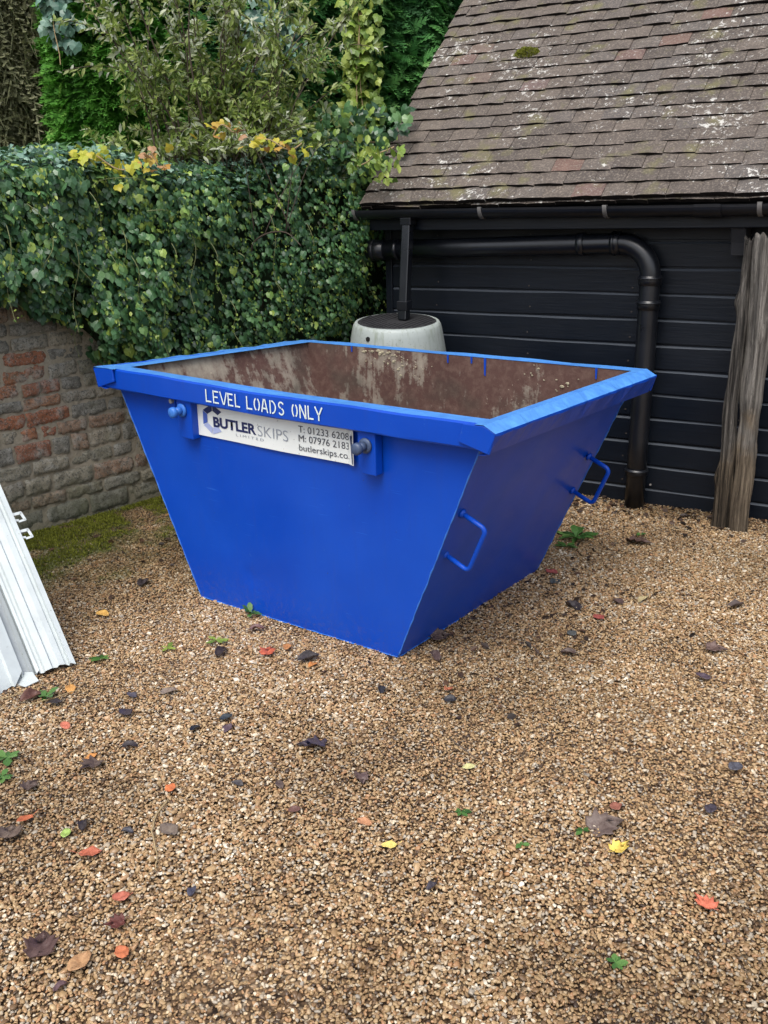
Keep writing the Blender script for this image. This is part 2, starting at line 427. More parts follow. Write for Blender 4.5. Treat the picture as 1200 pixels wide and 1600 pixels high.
# ------------------------------------------------------------------ leaf templates
def mirror_fan(half, mid):
    """leaf outline given for the right half, mirrored, fanned about a mid vein point"""
    pts = half + [(-x, y, z) for x, y, z in half[::-1] if abs(x) > 1e-6]
    V = [mid] + pts; n = len(pts)
    return V, [(0, 1 + i, 1 + (i + 1) % n) for i in range(n)]
IVY = mirror_fan([(0,.05,-.02),(.24,-.10,-.05),(.48,.08,-.12),(.46,.30,-.09),(.45,.52,-.10),(.22,.70,-.05),(0,1.0,-.16)], (0,.36,.04))
OVAL = mirror_fan([(0,0,0),(.24,.2,.05),(.32,.48,.07),(.2,.8,.03),(0,1,-.05)], (0,.5,-.03))
LANCE = mirror_fan([(0,0,0),(.13,.3,.03),(.13,.6,.02),(0,1,-.10)], (0,.5,-.02))
MAPLE = mirror_fan([(0,0,0),(.22,-.06,.02),(.50,.05,.05),(.36,.22,.0),(.62,.44,.09),(.36,.48,.01),(.40,.70,.06),(.20,.66,.0),(0,1.05,.05)], (0,.34,0))
def spray_template(nb=13, droop=.12, width=.045, blen=.42):
    V = []; F = []
    def blade(a, b, w):
        a = np.array(a); b = np.array(b); d = b - a; s = np.array([-d[1], d[0], 0]); s = s / (np.linalg.norm(s) + 1e-9) * w
        i = len(V); V.extend([a - s, a + s, b]); F.append((i, i + 1, i + 2))
    def pt(t): return np.array([0, t, -droop * t * t * 2])
    for k in range(4): blade(pt(k/4), pt((k+1)/4 + .06), width * .5)
    for k in range(nb):
        t = .05 + .9 * k / nb; sgn = 1 if k % 2 else -1
        L = blen * (1 - t * .75); a = pt(t); d = np.array([sgn * .75, .66, -.10]) * L
        blade(a, a + d, width)
        for q in (.35, .65):
            c = a + d * q
            blade(c, c + np.array([sgn * .15, .9, -.05]) * L * .45, width * .8)
            blade(c, c + np.array([sgn * .95, .1, -.12]) * L * .35, width * .8)
    return np.array(V), np.array(F)
SPRAY = spray_template(9, .12, .085, .44)
DROOPY = spray_template(13, .5, .045, .30)

# ================================================================== SETTING: ground
g = MB()
g.add([(-40,-40,-.007),(40,-40,-.007),(40,40,-.007),(-40,40,-.007)], [(0,1,2,3)])
tag(g.build('ground', MT['ground']), kind='structure')

def inpoly(x, y, poly):
    c = np.zeros(len(x), bool); n = len(poly)
    for i in range(n):
        x0, y0 = poly[i]; x1, y1 = poly[(i+1) % n]
        k = ((y0 > y) != (y1 > y)) & (x < (x1-x0)*(y-y0)/(y1-y0+1e-12)+x0)
        c ^= k
    return c
WALL_A = np.array([-4.313, 3.234]); WALL_T = np.array([0.1656, 0.9862]); WALL_N = np.array([0.9862, -0.1656])
def wall_off(x, y): return (x - WALL_A[0]) * WALL_N[0] + (y - WALL_A[1]) * WALL_N[1]
def pebble_points():
    sp = .0080
    xs = np.arange(-4.75, .8, sp); ys = np.arange(.2, 5.42, sp)
    X, Y = np.meshgrid(xs, ys); X = X.ravel(); Y = Y.ravel()
    X = X + R.uniform(-.5, .5, len(X)) * sp; Y = Y + R.uniform(-.5, .5, len(Y)) * sp
    k = inpoly(X, Y, [(-1.2,.55),(.1,.9),(.5,2.2),(.35,5.41),(-4.3,5.41),(-4.5,2.4),(-3.4,1.4)])
    k &= wall_off(X, Y) > -.02
    sx, sy = X + 2.202, Y - 3.525
    k &= ~((np.abs(sx) < .45) & (np.abs(sy) < .40))
    return X[k], Y[k]
px, py = pebble_points()
N = len(px)
clump = noise2(px*2.3, py*2.3, 3)*.5 + noise2(px*6, py*6, 4)*.3 + noise2(px*15, py*15, 5)*.2
base_s = np.exp(R.normal(0, .26, N)) * .0045 * (.8 + .45*clump)
pz = R.uniform(-.006, .004, N) + (noise2(px*1.6, py*1.6, 8)-.5)*.012 + (noise2(px*7, py*7, 9)-.5)*.006
wo_ = wall_off(px, py)
mossn = noise2(px*5, py*5, 21)*.6 + noise2(px*18, py*18, 22)*.4
moss = np.clip((mossn*1.25 - .22) * np.clip(1.35 - wo_/.70, 0, 1) * 2.8, 0, 1) * (py < 4.9)
moss = np.maximum(moss, np.clip((mossn-.60)*3, 0, .6) * np.clip(1.6 - wo_/1.1, 0, 1))
moss = np.where(R.random(N) < .12, moss*.3, moss)
dirt = np.clip((noise2(px*3, py*3, 31)*.6+noise2(px*11, py*11, 32)*.4 - .25)*2.0, 0, 1) * np.clip(1.5 - wo_/1.1, 0, 1)
dirt = np.maximum(dirt, np.clip(1.25 - (5.33-py)/.30, 0, 1) * np.clip(noise2(px*6, py*6, 33)*1.8, 0, 1))
dirt = np.maximum(dirt, np.clip((noise2(px*1.3, py*1.3, 35)*.7+noise2(px*4, py*4, 36)*.3-.5)*1.8, 0, .5))
def make_gravel():
    me = bpy.data.meshes.new('gravel')
    me.vertices.add(N); me.vertices.foreach_set('co', np.stack([px, py, pz], 1).astype(np.float32).ravel())
    rnd = np.clip(R.random(N)*.9 + (clump-.5)*.25, 0, 1)
    for nm, val in (('rnd', rnd), ('moss', moss), ('dirt', dirt)):
        a = me.attributes.new(nm, 'FLOAT', 'POINT'); a.data.foreach_set('value', val.astype(np.float32))
    a = me.attributes.new('pick', 'INT', 'POINT'); a.data.foreach_set('value', R.integers(0, 8, N).astype(np.int32))
    rot = np.stack([R.normal(0, .35, N), R.normal(0, .35, N), R.uniform(0, 6.283, N)], 1)
    a = me.attributes.new('rot', 'FLOAT_VECTOR', 'POINT'); a.data.foreach_set('vector', rot.astype(np.float32).ravel())
    sc = base_s[:, None] * np.stack([R.uniform(1.0, 1.65, N), R.uniform(.8, 1.1, N), R.uniform(.5, .8, N)], 1)
    a = me.attributes.new('scl', 'FLOAT_VECTOR', 'POINT'); a.data.foreach_set('vector', sc.astype(np.float32).ravel())
    col = bpy.data.collections.new('gravel_stones')
    for i in range(8):
        bm = bmesh.new(); bmesh.ops.create_icosphere(bm, subdivisions=2, radius=1.0)
        cuts = [(Vector(R.normal(0, 1, 3)).normalized(), R.uniform(.52, .80)) for _ in range(8)]
        for v in bm.verts:
            for n_, d_ in cuts:
                e = v.co.dot(n_)
                if e > d_: v.co -= n_ * (e - d_) * .95
        for f in bm.faces: f.smooth = True
        pm = bpy.data.meshes.new('stone'); bm.to_mesh(pm); bm.free(); pm.materials.append(MT['pebble'])
        col.objects.link(bpy.data.objects.new('stone', pm))
    o = bpy.data.objects.new('gravel', me); link(o); me.materials.append(MT['pebble'])
    ng = bpy.data.node_groups.new('gravel_scatter', 'GeometryNodeTree')
    ng.interface.new_socket('Geometry', in_out='INPUT', socket_type='NodeSocketGeometry')
    ng.interface.new_socket('Geometry', in_out='OUTPUT', socket_type='NodeSocketGeometry')
    nd = ng.nodes; gi = nd.new('NodeGroupInput'); go = nd.new('NodeGroupOutput')
    ip = nd.new('GeometryNodeInstanceOnPoints'); ci = nd.new('GeometryNodeCollectionInfo')
    ci.inputs['Collection'].default_value = col; ci.inputs['Separate Children'].default_value = True; ci.inputs['Reset Children'].default_value = True
    ip.inputs['Pick Instance'].default_value = True
    def na(nm, t):
        x = nd.new('GeometryNodeInputNamedAttribute'); x.data_type = t; x.inputs['Name'].default_value = nm
        return next(s for s in x.outputs if s.enabled and s.name == 'Attribute')
    L = ng.links.new
    L(gi.outputs[0], ip.inputs['Points']); L(ci.outputs[0], ip.inputs['Instance'])
    L(na('pick', 'INT'), ip.inputs['Instance Index']); L(na('rot', 'FLOAT_VECTOR'), ip.inputs['Rotation']); L(na('scl', 'FLOAT_VECTOR'), ip.inputs['Scale'])
    L(ip.outputs[0], go.inputs[0])
    md = o.modifiers.new('scatter', 'NODES'); md.node_group = ng
    tag(o, 'loose tan and brown pea gravel covering the yard', 'gravel', kind='stuff')
make_gravel()

# ================================================================== SHED
SY = 5.3326                               # front face of the weatherboards
shed = empty('shed', (-1.2, SY, 0))
tag(shed, 'black weatherboarded shed with low mossy clay tiled roof', 'shed')
def shed_part(mb, name, mat, parent=shed, **k):
    o = mb.build(name, mat, parent, **k)
    if parent is shed: o.location = (1.2, -SY, 0)
    return o
SX0, SX1 = -3.235, 2.6
def boards():
    mb = MB(); p = .138; z = -.036
    prof = []
    k = 0
    while z + k*p < 1.60:
        z0 = z + k*p
        j = .0015*math.sin(k*2.3)
        prof += [(.0 + j, z0), (.0 + j, z0 + .116), (.0150, z0 + .1265), (.0150, z0 + .1376)]; k += 1
    nx = 26
    xs = np.linspace(SX0, SX1, nx)
    vs = []; fs = []
    for i, x in enumerate(xs):
        for q, (d, zz) in enumerate(prof):
            w = .0022*math.sin(x*3.1 + (q//4)*1.7) + .0016*math.sin(x*9 + (q//4)*4.1)
            vs.append((x, SY + d + w*.5, zz + w))
    m = len(prof)
    for i in range(nx-1):
        for q in range(m-1): fs.append((i*m+q, (i+1)*m+q, (i+1)*m+q+1, i*m+q+1))
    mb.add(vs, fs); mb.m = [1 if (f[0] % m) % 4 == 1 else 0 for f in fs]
    return mb
shed_part(boards(), 'weatherboard_wall', [MT['board'], m_black('board_ledge_highlight', .34, (.05,.058,.07), True, .5)])  # ledges coloured paler, painting in the highlight they catch from above
nb = MB()
for xx in np.arange(SX0+.35, SX1, .61):
    for kk in range(12):
        zz = -.036 + kk*.138 + .028
        if zz < .03: continue
        cx = xx + random.gauss(0, .006); zz += random.gauss(0, .004)
        ring = [(cx+.0045*math.cos(a*math.pi/4), SY-.0035, zz+.0045*math.sin(a*math.pi/4)) for a in range(8)]
        nb.prism(ring[::-1], (0,0,0), (0,.006,0))
nails = shed_part(nb, 'nail_heads', simple('rusty_nail', (.05,.04,.035), .5, var=.5).m); nails['kind'] = 'stuff'
b = MB()                                   # gable end, back and the far corner board
b.box(SX0, SX0+.03, SY+.02, SY+3.2, 0, 1.62)
b.box(SX0+.03, SX1, SY+.0585, SY+.09, 0, 1.62)
b.add([(SX0+.002,SY+.02,1.62),(SX0+.002,SY+3.2,1.62),(SX0+.002,SY+1.6,3.18)], [(0,1,2)])
for k in range(11): b.box(SX0-.014, SX0-.001, SY+.03, SY+3.2, .002+k*.138, .12+k*.138)
shed_part(b, 'gable_wall', MT['board'])
b = MB(); b.box(SX0-.018, SX0+.028, SY-.012, SY+.02, 0, 1.6); shed_part(b, 'corner_board', MT['board'], bevel=.003)
b = MB(); b.box(SX0-.02, SX1, 5.150, 5.168, 1.545, 1.665); b.box(SX0-.02, SX1, 5.170, SY+.02, 1.546, 1.556)
shed_part(b, 'fascia', MT['board'], bevel=.003)

# roof
PA = math.radians(44); RU = np.array([0, math.cos(PA), math.sin(PA)]); RNV = np.array([0, -math.sin(PA), math.cos(PA)]); RX = np.array([1., 0, 0])
R0 = np.array([-3.262, 5.085, 1.672])      # verge end of the eaves
def roofs():
    mb = MB(); w = .166; gauge = .0985; rows = 33; cols = 36
    for r in range(-1, rows):
        off = (-.5*w if r % 2 else 0) + (.012*math.sin(r*1.9))
        lift = .003*math.sin(r*.8)
        for c in range(cols + 1):
            x0 = c*w + off; x1 = x0 + w - .0012 - abs(random.gauss(0, .0009))
            x0 = max(x0, .006*math.sin(r*2.7)); 
            if x1 - x0 < .03: continue
            s0 = r*gauge + random.gauss(0, .0035) + (0 if r >= 0 else gauge*.93)
            ln = .225 if r >= 0 else .12
            tilt = .112 + random.gauss(0, .007); roll = random.gauss(0, .006); yaw = random.gauss(0, .004)
            th = .022; camber = .0035 + random.gauss(0, .0012)
            sag = -.018*math.exp(-((x0-2.3)/1.3)**2)*math.sin(min(1, max(0, r/24))*math.pi) + .006*math.sin(x0*1.1+r*.25)
            vs = []
            nx_, ny_ = 5, 2
            for top in (1, 0):
                for j in range(ny_):
                    for i in range(nx_):
                        fx = i/(nx_-1); fy = j/(ny_-1)
                        x = x0 + (x1-x0)*fx; s = s0 + ln*fy + (fx-.5)*yaw
                        if j == 0: s += random.gauss(0, .0016)
                        h = (ln*(1-fy))*tilt + roll*(fx-.5)*w + camber*(1-(2*fx-1)**2) + lift + sag + (th if top else 0) + (.0 if r >= 0 else -.014)
                        vs.append(R0 + RX*x + RU*s + RNV*h)
            n = nx_*ny_; fs = []
            for i in range(nx_-1):
                fs.append((i, i+1, nx_+i+1, nx_+i)); fs.append((n+i, n+nx_+i, n+nx_+i+1, n+i+1))
                fs.append((i, n+i, n+i+1, i+1)); fs.append((nx_+i, nx_+i+1, n+nx_+i+1, n+nx_+i))
            fs.append((0, nx_, n+nx_, n)); fs.append((nx_-1, n+nx_-1, n+2*nx_-1, 2*nx_-1))
            big = noise2(np.array([x0*1.1]), np.array([r*.17]), 5)[0]
            rn = min(1, max(0, random.random()*.86 + (big-.5)*.3))
            if random.random() < .025: rn = random.uniform(.9, .96)
            elif rn > .88: rn = random.uniform(.3, .86)
            k0 = len(mb.f); mb.add(vs, fs, 0, rn)
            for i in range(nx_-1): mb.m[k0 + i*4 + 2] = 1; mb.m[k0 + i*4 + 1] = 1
    return mb
shed_part(roofs(), 'tiled_roof', [MT['tile'], simple('tile_edge_shade', (.012,.010,.009), .95, .1, var=.5, scale=40).m])  # tails and undersides coloured near black to paint the course shadow lines
b = MB()
c0 = R0 + RNV*-.022 + RX*.012 + RU*.03; W_ = RX*6.0; L_ = RU*3.2
b.prism([c0, c0+W_, c0+W_+L_, c0+L_], (0,0,0), RNV*-.02)
shed_part(b, 'roof_light_block', MT['board'])  # black sheet added under the tiles to keep light out
b = MB()
for s in (0.05,): b.prism([R0+RX*.018+RU*s+RNV*-.045, R0+RX*.018+RU*3.2+RNV*-.045, R0+RX*.018+RU*3.2+RNV*-.16, R0+RX*.018+RU*s+RNV*-.12], (0,0,0), (.022,0,0))
shed_part(b, 'bargeboard', MT['board'])
b = MB(); rb = R0 + RU*3.2
b.add([rb+(0,0,.02), rb+RX*6+(0,0,.02), rb+RX*6+(0,3.2,-3.1), rb+(0,3.2,-3.1)], [(0,1,2,3)]); shed_part(b, 'back_roof', MT['tile'])
# lead flap at the top of the verge and a cushion of moss
b = MB(); q = R0 + RU*1.86 + RNV*.04 + RX*-.004
vs = []
for i in range(4):
    for j in range(4): vs.append(q + RX*(.085*i/3) + RU*(.11*j/3) + RNV*(.012*math.sin(i*1.3+j)+.018*(i==0)*-1))
b.add(vs, [(i*4+j, (i+1)*4+j, (i+1)*4+j+1, i*4+j+1) for i in range(3) for j in range(3)]); 
lead = shed_part(b, 'lead_flap', MT['lead'], smooth=True); sol = lead.modifiers.new('thick', 'SOLIDIFY'); sol.thickness = .004
def moss_cushion():
    d = ray(824, 86); nn = RNV; t = ((R0 + RNV*.03 - CAM_O) @ nn)/(d @ nn); c = CAM_O + d*t
    n = 900; a = R.uniform(0, 6.283, n); rr = np.sqrt(R.random(n)); 
    X = rr*np.cos(a)*.085; S = rr*np.sin(a)*.042; H = .040*(1-rr**2) - .002
    P = c + X[:, None]*RX + S[:, None]*RU + H[:, None]*RNV
    tip = RNV + R.normal(0, .6, (n, 3)); 
    o = scatter('moss_cushion', LANCE[0], LANCE[1], P, frames(tip, R.normal(0, 1, (n, 3))), R.uniform(.012, .022, n), MT['moss_leaf'], shed)
    o.location = (1.2, -SY, 0)
MT['moss_leaf'] = leaf_mat('moss_shoot', [(0,(.08,.085,.015)),(.5,(.23,.25,.035)),(1,(.40,.42,.07))], .9, .2, .2)
moss_cushion()

# gutter, half round
GY, GZ, GR = 5.095, 1.660, .055
def gutter_arc(mb, x0, x1, r0, r1, a0=math.pi, a1=2*math.pi, n=14, dz=0.0):
    vs = []; fs = []
    nx_ = max(2, int((x1-x0)/.4)+1)
    for x in np.linspace(x0, x1, nx_):
        sagz = .004*math.sin(x*1.7)
        for rr in (r0, r1):
            for k in range(n+1):
                a = a0 + (a1-a0)*k/n; vs.append((x, GY + rr*math.cos(a), GZ + dz + sagz + rr*math.sin(a)))
    m = 2*(n+1)
    for i in range(nx_-1):
        A, B = i*m, (i+1)*m
        for k in range(n):
            fs.append((A+k, A+k+1, B+k+1, B+k)); fs.append((A+n+1+k, B+n+1+k, B+n+1+k+1, A+n+1+k+1))
        fs.append((A, B, B+n+1, A+n+1)); fs.append((A+n, A+2*n+1, B+2*n+1, B+n))
    for A in (0, (nx_-1)*m):
        for k in range(n): fs.append((A+k, A+n+1+k, A+n+2+k, A+k+1))
    mb.add(vs, fs)
gt = MB(); gutter_arc(gt, -3.345, SX1, GR-.004, GR)
pts = [(-3.346, GY + GR*math.cos(math.pi+math.pi*k/14), GZ + GR*math.sin(math.pi+math.pi*k/14)) for k in range(15)]
gt.prism(pts, (0,0,0), (-.006,0,0))
gutter = shed_part(gt, 'gutter', MT['gutter'])
for x in (-3.30, -2.464, -1.746, -.98, -.2):
    k = MB(); gutter_arc(k, x-.011, x+.011, GR+.001, GR+.005, math.pi*.97, math.pi*1.55)
    k.box(x-.011, x+.011, GY-GR-.004, GY-GR+.014, GZ+.001, GZ+.006)
    k.build('gutter_bracket', MT['clip'], gutter)
k = MB(); gutter_arc(k, -1.29, -1.16, GR+.001, GR+.007, math.pi*.98, math.pi*2.0); k.build('gutter_joint', MT['gutter'], gutter)

# square downpipe from the gutter into the barrel
BX, BY = -2.985, 5.0
k = MB()
top = np.array([-2.956, 5.10, 1.612]); bot = np.array([-2.948, 5.02, 1.035])
h = .0275
k.add([bot+(-h,-h,0), bot+(h,-h,0), bot+(h,h,0), bot+(-h,h,0), top+(-h,-h,0), top+(h,-h,0), top+(h,h,0), top+(-h,h,0)],
      [(0,3,2,1),(4,5,6,7),(0,1,5,4),(1,2,6,5),(2,3,7,6),(3,0,4,7)])
dp = shed_part(k, 'square_downpipe', MT['pipe'], bevel=.006)
k = MB(); k.box(top[0]-.036, top[0]+.036, top[1]-.036, top[1]+.036, 1.575, 1.618); k.build('pipe_collar', MT['pipe'], dp, bevel=.004)
k = MB(); s_ = bot + (top-bot)*.13; k.box(s_[0]-.034, s_[0]+.034, s_[1]-.034, s_[1]+.034, s_[2]-.02, s_[2]+.035); k.build('pipe_collar', MT['pipe'], dp, bevel=.004)

# round soil pipe: horizontal run, bend, vertical drop
PYC = SY - .085
def bend_path():
    pts = [(-3.30, PYC, 1.425), (-2.6, PYC, 1.444), (-1.90, PYC, 1.462), (-1.735, PYC, 1.466)]
    cx, cz, rr = -1.722, 1.291, .176
    for a in np.linspace(math.pi/2, 0, 14)[1:]:
        pts.append((cx + rr*math.cos(a), PYC, cz + rr*math.sin(a)))
    pts += [(-1.548, PYC, .9), (-1.556, PYC, .4), (-1.560, PYC, -.01)]
    return pts
k = MB(); k.tube(bend_path(), .0545, 28)
sp = shed_part(k, 'soil_pipe', MT['pipe'], smooth=True)
def collar(p0, p1, r, ring=True):
    k = MB(); p0 = np.array(p0); p1 = np.array(p1)
    k.tube([p0, p0 + (p1-p0)*.02, p1 - (p1-p0)*.02, p1], [r-.004, r, r, r-.004], 28)
    if ring: k.tube([p0 + (p1-p0)*.15, p0 + (p1-p0)*.18, p0 + (p1-p0)*.40, p0 + (p1-p0)*.43], [r, r+.004, r+.004, r], 28)
    k.build('pipe_collar', MT['pipe'], sp, smooth=True)
collar((-3.325, PYC, 1.4235), (-3.20, PYC, 1.427), .061)
collar((-3.135, PYC, 1.429), (-3.105, PYC, 1.4302), .060, False)
collar((-1.955, PYC, 1.4605), (-1.915, PYC, 1.4617), .062, False)
collar((-1.765, PYC, 1.4655), (-1.715, PYC, 1.4665), .0615)
collar((-1.546, PYC, 1.30), (-1.546, PYC, 1.25), .0615)
collar((-1.5465, PYC, 1.17), (-1.5467, PYC, 1.12), .0605)
collar((-1.5575, PYC, .23), (-1.5585, PYC, .19), .062)
for x, z in ((-1.57, 1.285), (-1.495, .12)):
    k = MB(); k.lathe([(.0, 0), (.006, 0), (.006, .004)], 10); o = k.build('screw_head', MT['metal'], sp); o.location = (x, PYC-.0545 if z > 1 else SY-.004, z); o.rotation_euler = (math.pi/2, 0, 0)

# timber bracket under the eaves, beside the post
k = MB(); k.prism([(0,5.175,1.545),(0,5.315,1.545),(0,5.315,1.50),(0,5.275,1.405),(0,5.21,1.405),(0,5.20,1.47)], (-1.135,0,0), (-1.060,0,0))
shed_part(k, 'eaves_bracket', m_black('bracket_paint', .5, (.02,.021,.024)), bevel=.006)

# ------------------------------------------------------------------ water barrel
barrel = empty('water_barrel', (BX-.045, BY+.075, -.01)); barrel.rotation_euler = Matrix.Rotation(math.radians(5), 3, Vector((.853,.522,0))).to_euler(); tag(barrel, 'pale grey water barrel with dark lid standing under the square downpipe', 'barrel')
k = MB()
k.lathe([(.20,0),(.215,.02),(.285,.5),(.300,.80),(.294,.86),(.284,.92),(.273,.985),(.264,1.022),(.252,1.040),(.238,1.043),(.232,1.030),(.225,1.028)], 64)
o = k.build('barrel_body', MT['barrel'], barrel, smooth=True)
k = MB(); k.lathe([(.0,1.030),(.236,1.030),(.236,1.040),(.228,1.0445),(.10,1.046),(.06,1.046)], 64)
lid = k.build('lid', MT['lid'], barrel)
k = MB()
for i in range(-7, 8):
    xx = i*.030; ll = math.sqrt(max(0, .215**2-xx*xx))
    if i in (-1, 0, 1, 2):
        k.box(xx-.008, xx+.008, -ll, -.075, 1.0435, 1.0495); continue
    k.box(xx-.008, xx+.008, -ll, ll, 1.0435, 1.0495)
k.build('lid_rib', MT['lid'], lid, bevel=.0015)
k = MB(); k.tube([(-.0345,-.262,.982),(-.0362,-.2765,.984)], .0135, 16)
k.build('overflow_hole', simple('hole_black', (.003,.003,.003), .9).m, barrel)

# ------------------------------------------------------------------ oak post
def post_half(path, seed, H0, notch):
    """one half of the split post: path rows are (t, centre x, half width), all knobbly and grooved"""
    mb = MB(); nz, na = 110, 64; rr = np.random.default_rng(seed)
    T = [q[0] for q in path]; vs = []
    ph = rr.uniform(0, 6, 8)
    for j in range(nz+1):
        t = j/nz; cx = np.interp(t, T, [q[1] for q in path]); hw = np.interp(t, T, [q[2] for q in path])
        cx += .004*math.sin(t*13+ph[0]) + .003*math.sin(t*29+ph[1])
        for i in range(na):
            a = 2*math.pi*i/na; ca, sa = math.cos(a), math.sin(a)
            r = 1 + .10*math.sin(3*a+ph[2]+t*1.3) + .07*math.sin(5*a+ph[3]-t*2.0)
            # sharp weathering grooves that run with the grain and come and go
            for k in range(9):
                ag = ph[4] + k*.70 + .12*math.sin(t*(3+k*.7)+k*2.1) + .05*math.sin(t*17+k)
                d = (a-ag+math.pi) % (2*math.pi) - math.pi
                r -= (.05+.10*((k*37) % 5)/4)*math.exp(-abs(d)/.045)*(.35+.65*math.sin(t*(2.2+.5*k)+k)**2)
            r += .06*(noise2(np.array([a*3.0]), np.array([t*9.0]), seed)[0]-.5) + .05*(noise2(np.array([a*9.0]), np.array([t*16.0]), seed+1)[0]-.5)
            for (tk, ak, am, wt) in notch:
                d = (a-ak+math.pi) % (2*math.pi) - math.pi
                r += am*math.exp(-(d/.6)**2-((t-tk)/wt)**2)
            r += rr.normal(0, .010)
            z = H0*t - .03*(1-t) + (.016*math.sin(a*2+ph[5])+.010*math.sin(a*7) if j == nz else 0)
            vs.append((cx + hw*r*ca, 5.125 + hw*1.25*r*sa + .012*math.sin(t*4+ph[6]), z))
    fs = [(j*na+i, j*na+(i+1) % na, (j+1)*na+(i+1) % na, (j+1)*na+i) for j in range(nz) for i in range(na)]
    ct = len(vs); top = vs[-na:]; vs.append((sum(p[0] for p in top)/na, sum(p[1] for p in top)/na, H0-.012)); fs += [(nz*na+i, nz*na+(i+1) % na, ct) for i in range(na)]
    mb.add(vs, fs); return mb
o = empty('oak_post', (-.985, 5.125, 0))
def half(mb, mat):
    h_ = mb.build('post_half', mat, o, smooth=True); h_.location = (.985, -5.125, 0); return h_
half(post_half([(0,-1.040,.046),(.12,-1.044,.043),(.35,-1.040,.036),(.6,-1.034,.032),(.82,-1.028,.029),(.93,-1.026,.022),(1,-1.022,.027)], 5, 1.49,
     [(.80,3.4,.55,.03),(.86,3.3,-.35,.03),(.20,3.5,.30,.03),(.27,3.3,-.15,.02)]), MT['oak_dark'])
half(post_half([(0,-.946,.047),(.2,-.948,.048),(.40,-.942,.046),(.48,-.944,.055),(.75,-.944,.058),(1,-.948,.055)], 9, 1.505,
     [(.30,.2,.22,.03),(.42,.1,-.25,.03),(.70,5.2,.18,.05)]), MT['oak'])
tag(o, 'weathered grey split oak post standing in front of the black shed', 'post')

# ================================================================== SKIP
SK = empty('skip', (-2.202, 3.525, 0), math.radians(-6.405))
tag(SK, 'bright blue steel builders skip standing empty on gravel', 'skip')
def tw(p):                                 # the skip stands slightly out of true: its near left corner rides high
    x, y, z = p; return (x, y, z + .022*max(0, -x)*max(0, .58-y)/1.16*z)
def skb(mb, name, mat, parent=SK, **k):
    mb.v = [tw(p) for p in mb.v]; return mb.build(name, mat, parent, **k)
TZ = 1.0
bF = np.array([[-.604,-.581,0],[.505,-.556,0],[.489,.568,0],[-.60,.56,0]])
tF = np.array([[-1.085,-.585,TZ],[.938,-.585,TZ],[.938,.585,TZ],[-.970,.582,TZ]])
iT = np.array([[-1.000,-.570,TZ-.001],[.920,-.570,TZ-.001],[.920,.569,TZ-.001],[-.941,.567,TZ-.001]])
iB = bF*np.array([.93,.965,0]) + np.array([0,0,.03])
def grid_quad(mb, a, b, c, d, nu, nv, mi, dent=None):
    vs = []
    for j in range(nv+1):
        for i in range(nu+1):
            u, v = i/nu, j/nv
            p = (np.array(a)*(1-u)+np.array(b)*u)*(1-v) + (np.array(d)*(1-u)+np.array(c)*u)*v
            if dent is not None: p = p + dent(u, v)
            vs.append(p)
    w = nu+1
    mb.add(vs, [(j*w+i, j*w+i+1, (j+1)*w+i+1, (j+1)*w+i) for j in range(nv) for i in range(nu)], mi)
def bulge(nx, ny, amp, seed):
    def f(u, v):
        e = u*(1-u)*v*(1-v)*16
        q = noise2(np.array([u*3.0]), np.array([v*2.5]), seed)[0]-.5 + .5*(noise2(np.array([u*8.0]), np.array([v*6.0]), seed+1)[0]-.5)
        d = -.010*math.exp(-((u-.32)/.018)**2-((v-.16)/.03)**2)
        return np.array([nx, ny, 0])*(amp*q*min(1, e*2) + (d if ny < 0 else 0))
    return f
mb = MB()
grid_quad(mb, bF[0], bF[1], tF[1], tF[0], 48, 30, 0, bulge(0, -1, .010, 3))
grid_quad(mb, bF[1], bF[2], tF[2], tF[1], 40, 30, 0, bulge(1, 0, .018, 9))
grid_quad(mb, bF[2], bF[3], tF[3], tF[2], 20, 10, 0)
grid_quad(mb, bF[3], bF[0], tF[0], tF[3], 20, 10, 0)
mb.add(bF + (0,0,.001), [(0,3,2,1)], 0)
skb(mb, 'body', MT['blue'], smooth=True)
mb = MB()
for a, b_ in ((0,1),(1,2),(2,3),(3,0)):
    grid_quad(mb, iB[b_], iB[a], iT[a], iT[b_], 24, 12, 0, bulge(0, 1 if a == 2 else 0, .006, 5))
mb.add(iB, [(0,1,2,3)], 0)
ins = skb(mb, 'inside_lining', MT['rust'], smooth=True)
# runs of blue paint over the top edge
for x, ln, w in ((-.02,.040,.005),(.115,.032,.005),(.19,.085,.006),(.755,.05,.005),(-.62,.03,.005)):
    mb = MB(); y = .566; mb.prism([(x-w,y-.0005,TZ-.002),(x+w,y-.0005,TZ-.002),(x+w*.7,y-.0012,TZ-ln),(x-w*.5,y-.0012,TZ-ln*.96)], (0,0,0), (0,-.003,0)); skb(mb, 'paint_run', MT['blue'], ins)
# rims
def wob(pts, amp=.0025):
    return pts
mb = MB()                                 # near long rim: folded channel with a flat face
n = 30; X0, X1 = -1.075, .936
prof = [(-.566, TZ), (-.640, TZ+.001), (-.6475, TZ-.006), (-.6475, TZ-.084), (-.643, TZ-.090), (-.600, TZ-.090), (-.5865, TZ-.094)]
def rim_strip(mb, prof, xs, fy, mi_top=1):
    vs = []
    for x in xs:
        j = .0026*math.sin(x*7.0)+.0020*math.sin(x*17+1)
        for q, (y, z) in enumerate(prof): vs.append((x, fy*y - (j if 0 < q < 4 else 0), z + (j*.8 if q in (1,2) else 0)))
    m = len(prof)
    for i in range(len(xs)-1):
        for q in range(m-1):
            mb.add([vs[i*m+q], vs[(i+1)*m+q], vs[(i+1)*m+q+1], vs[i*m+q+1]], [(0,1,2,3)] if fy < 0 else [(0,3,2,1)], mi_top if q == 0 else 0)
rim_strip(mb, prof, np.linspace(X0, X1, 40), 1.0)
rim1 = skb(mb, 'long_rim', [MT['blue'], MT['blue_edge']])
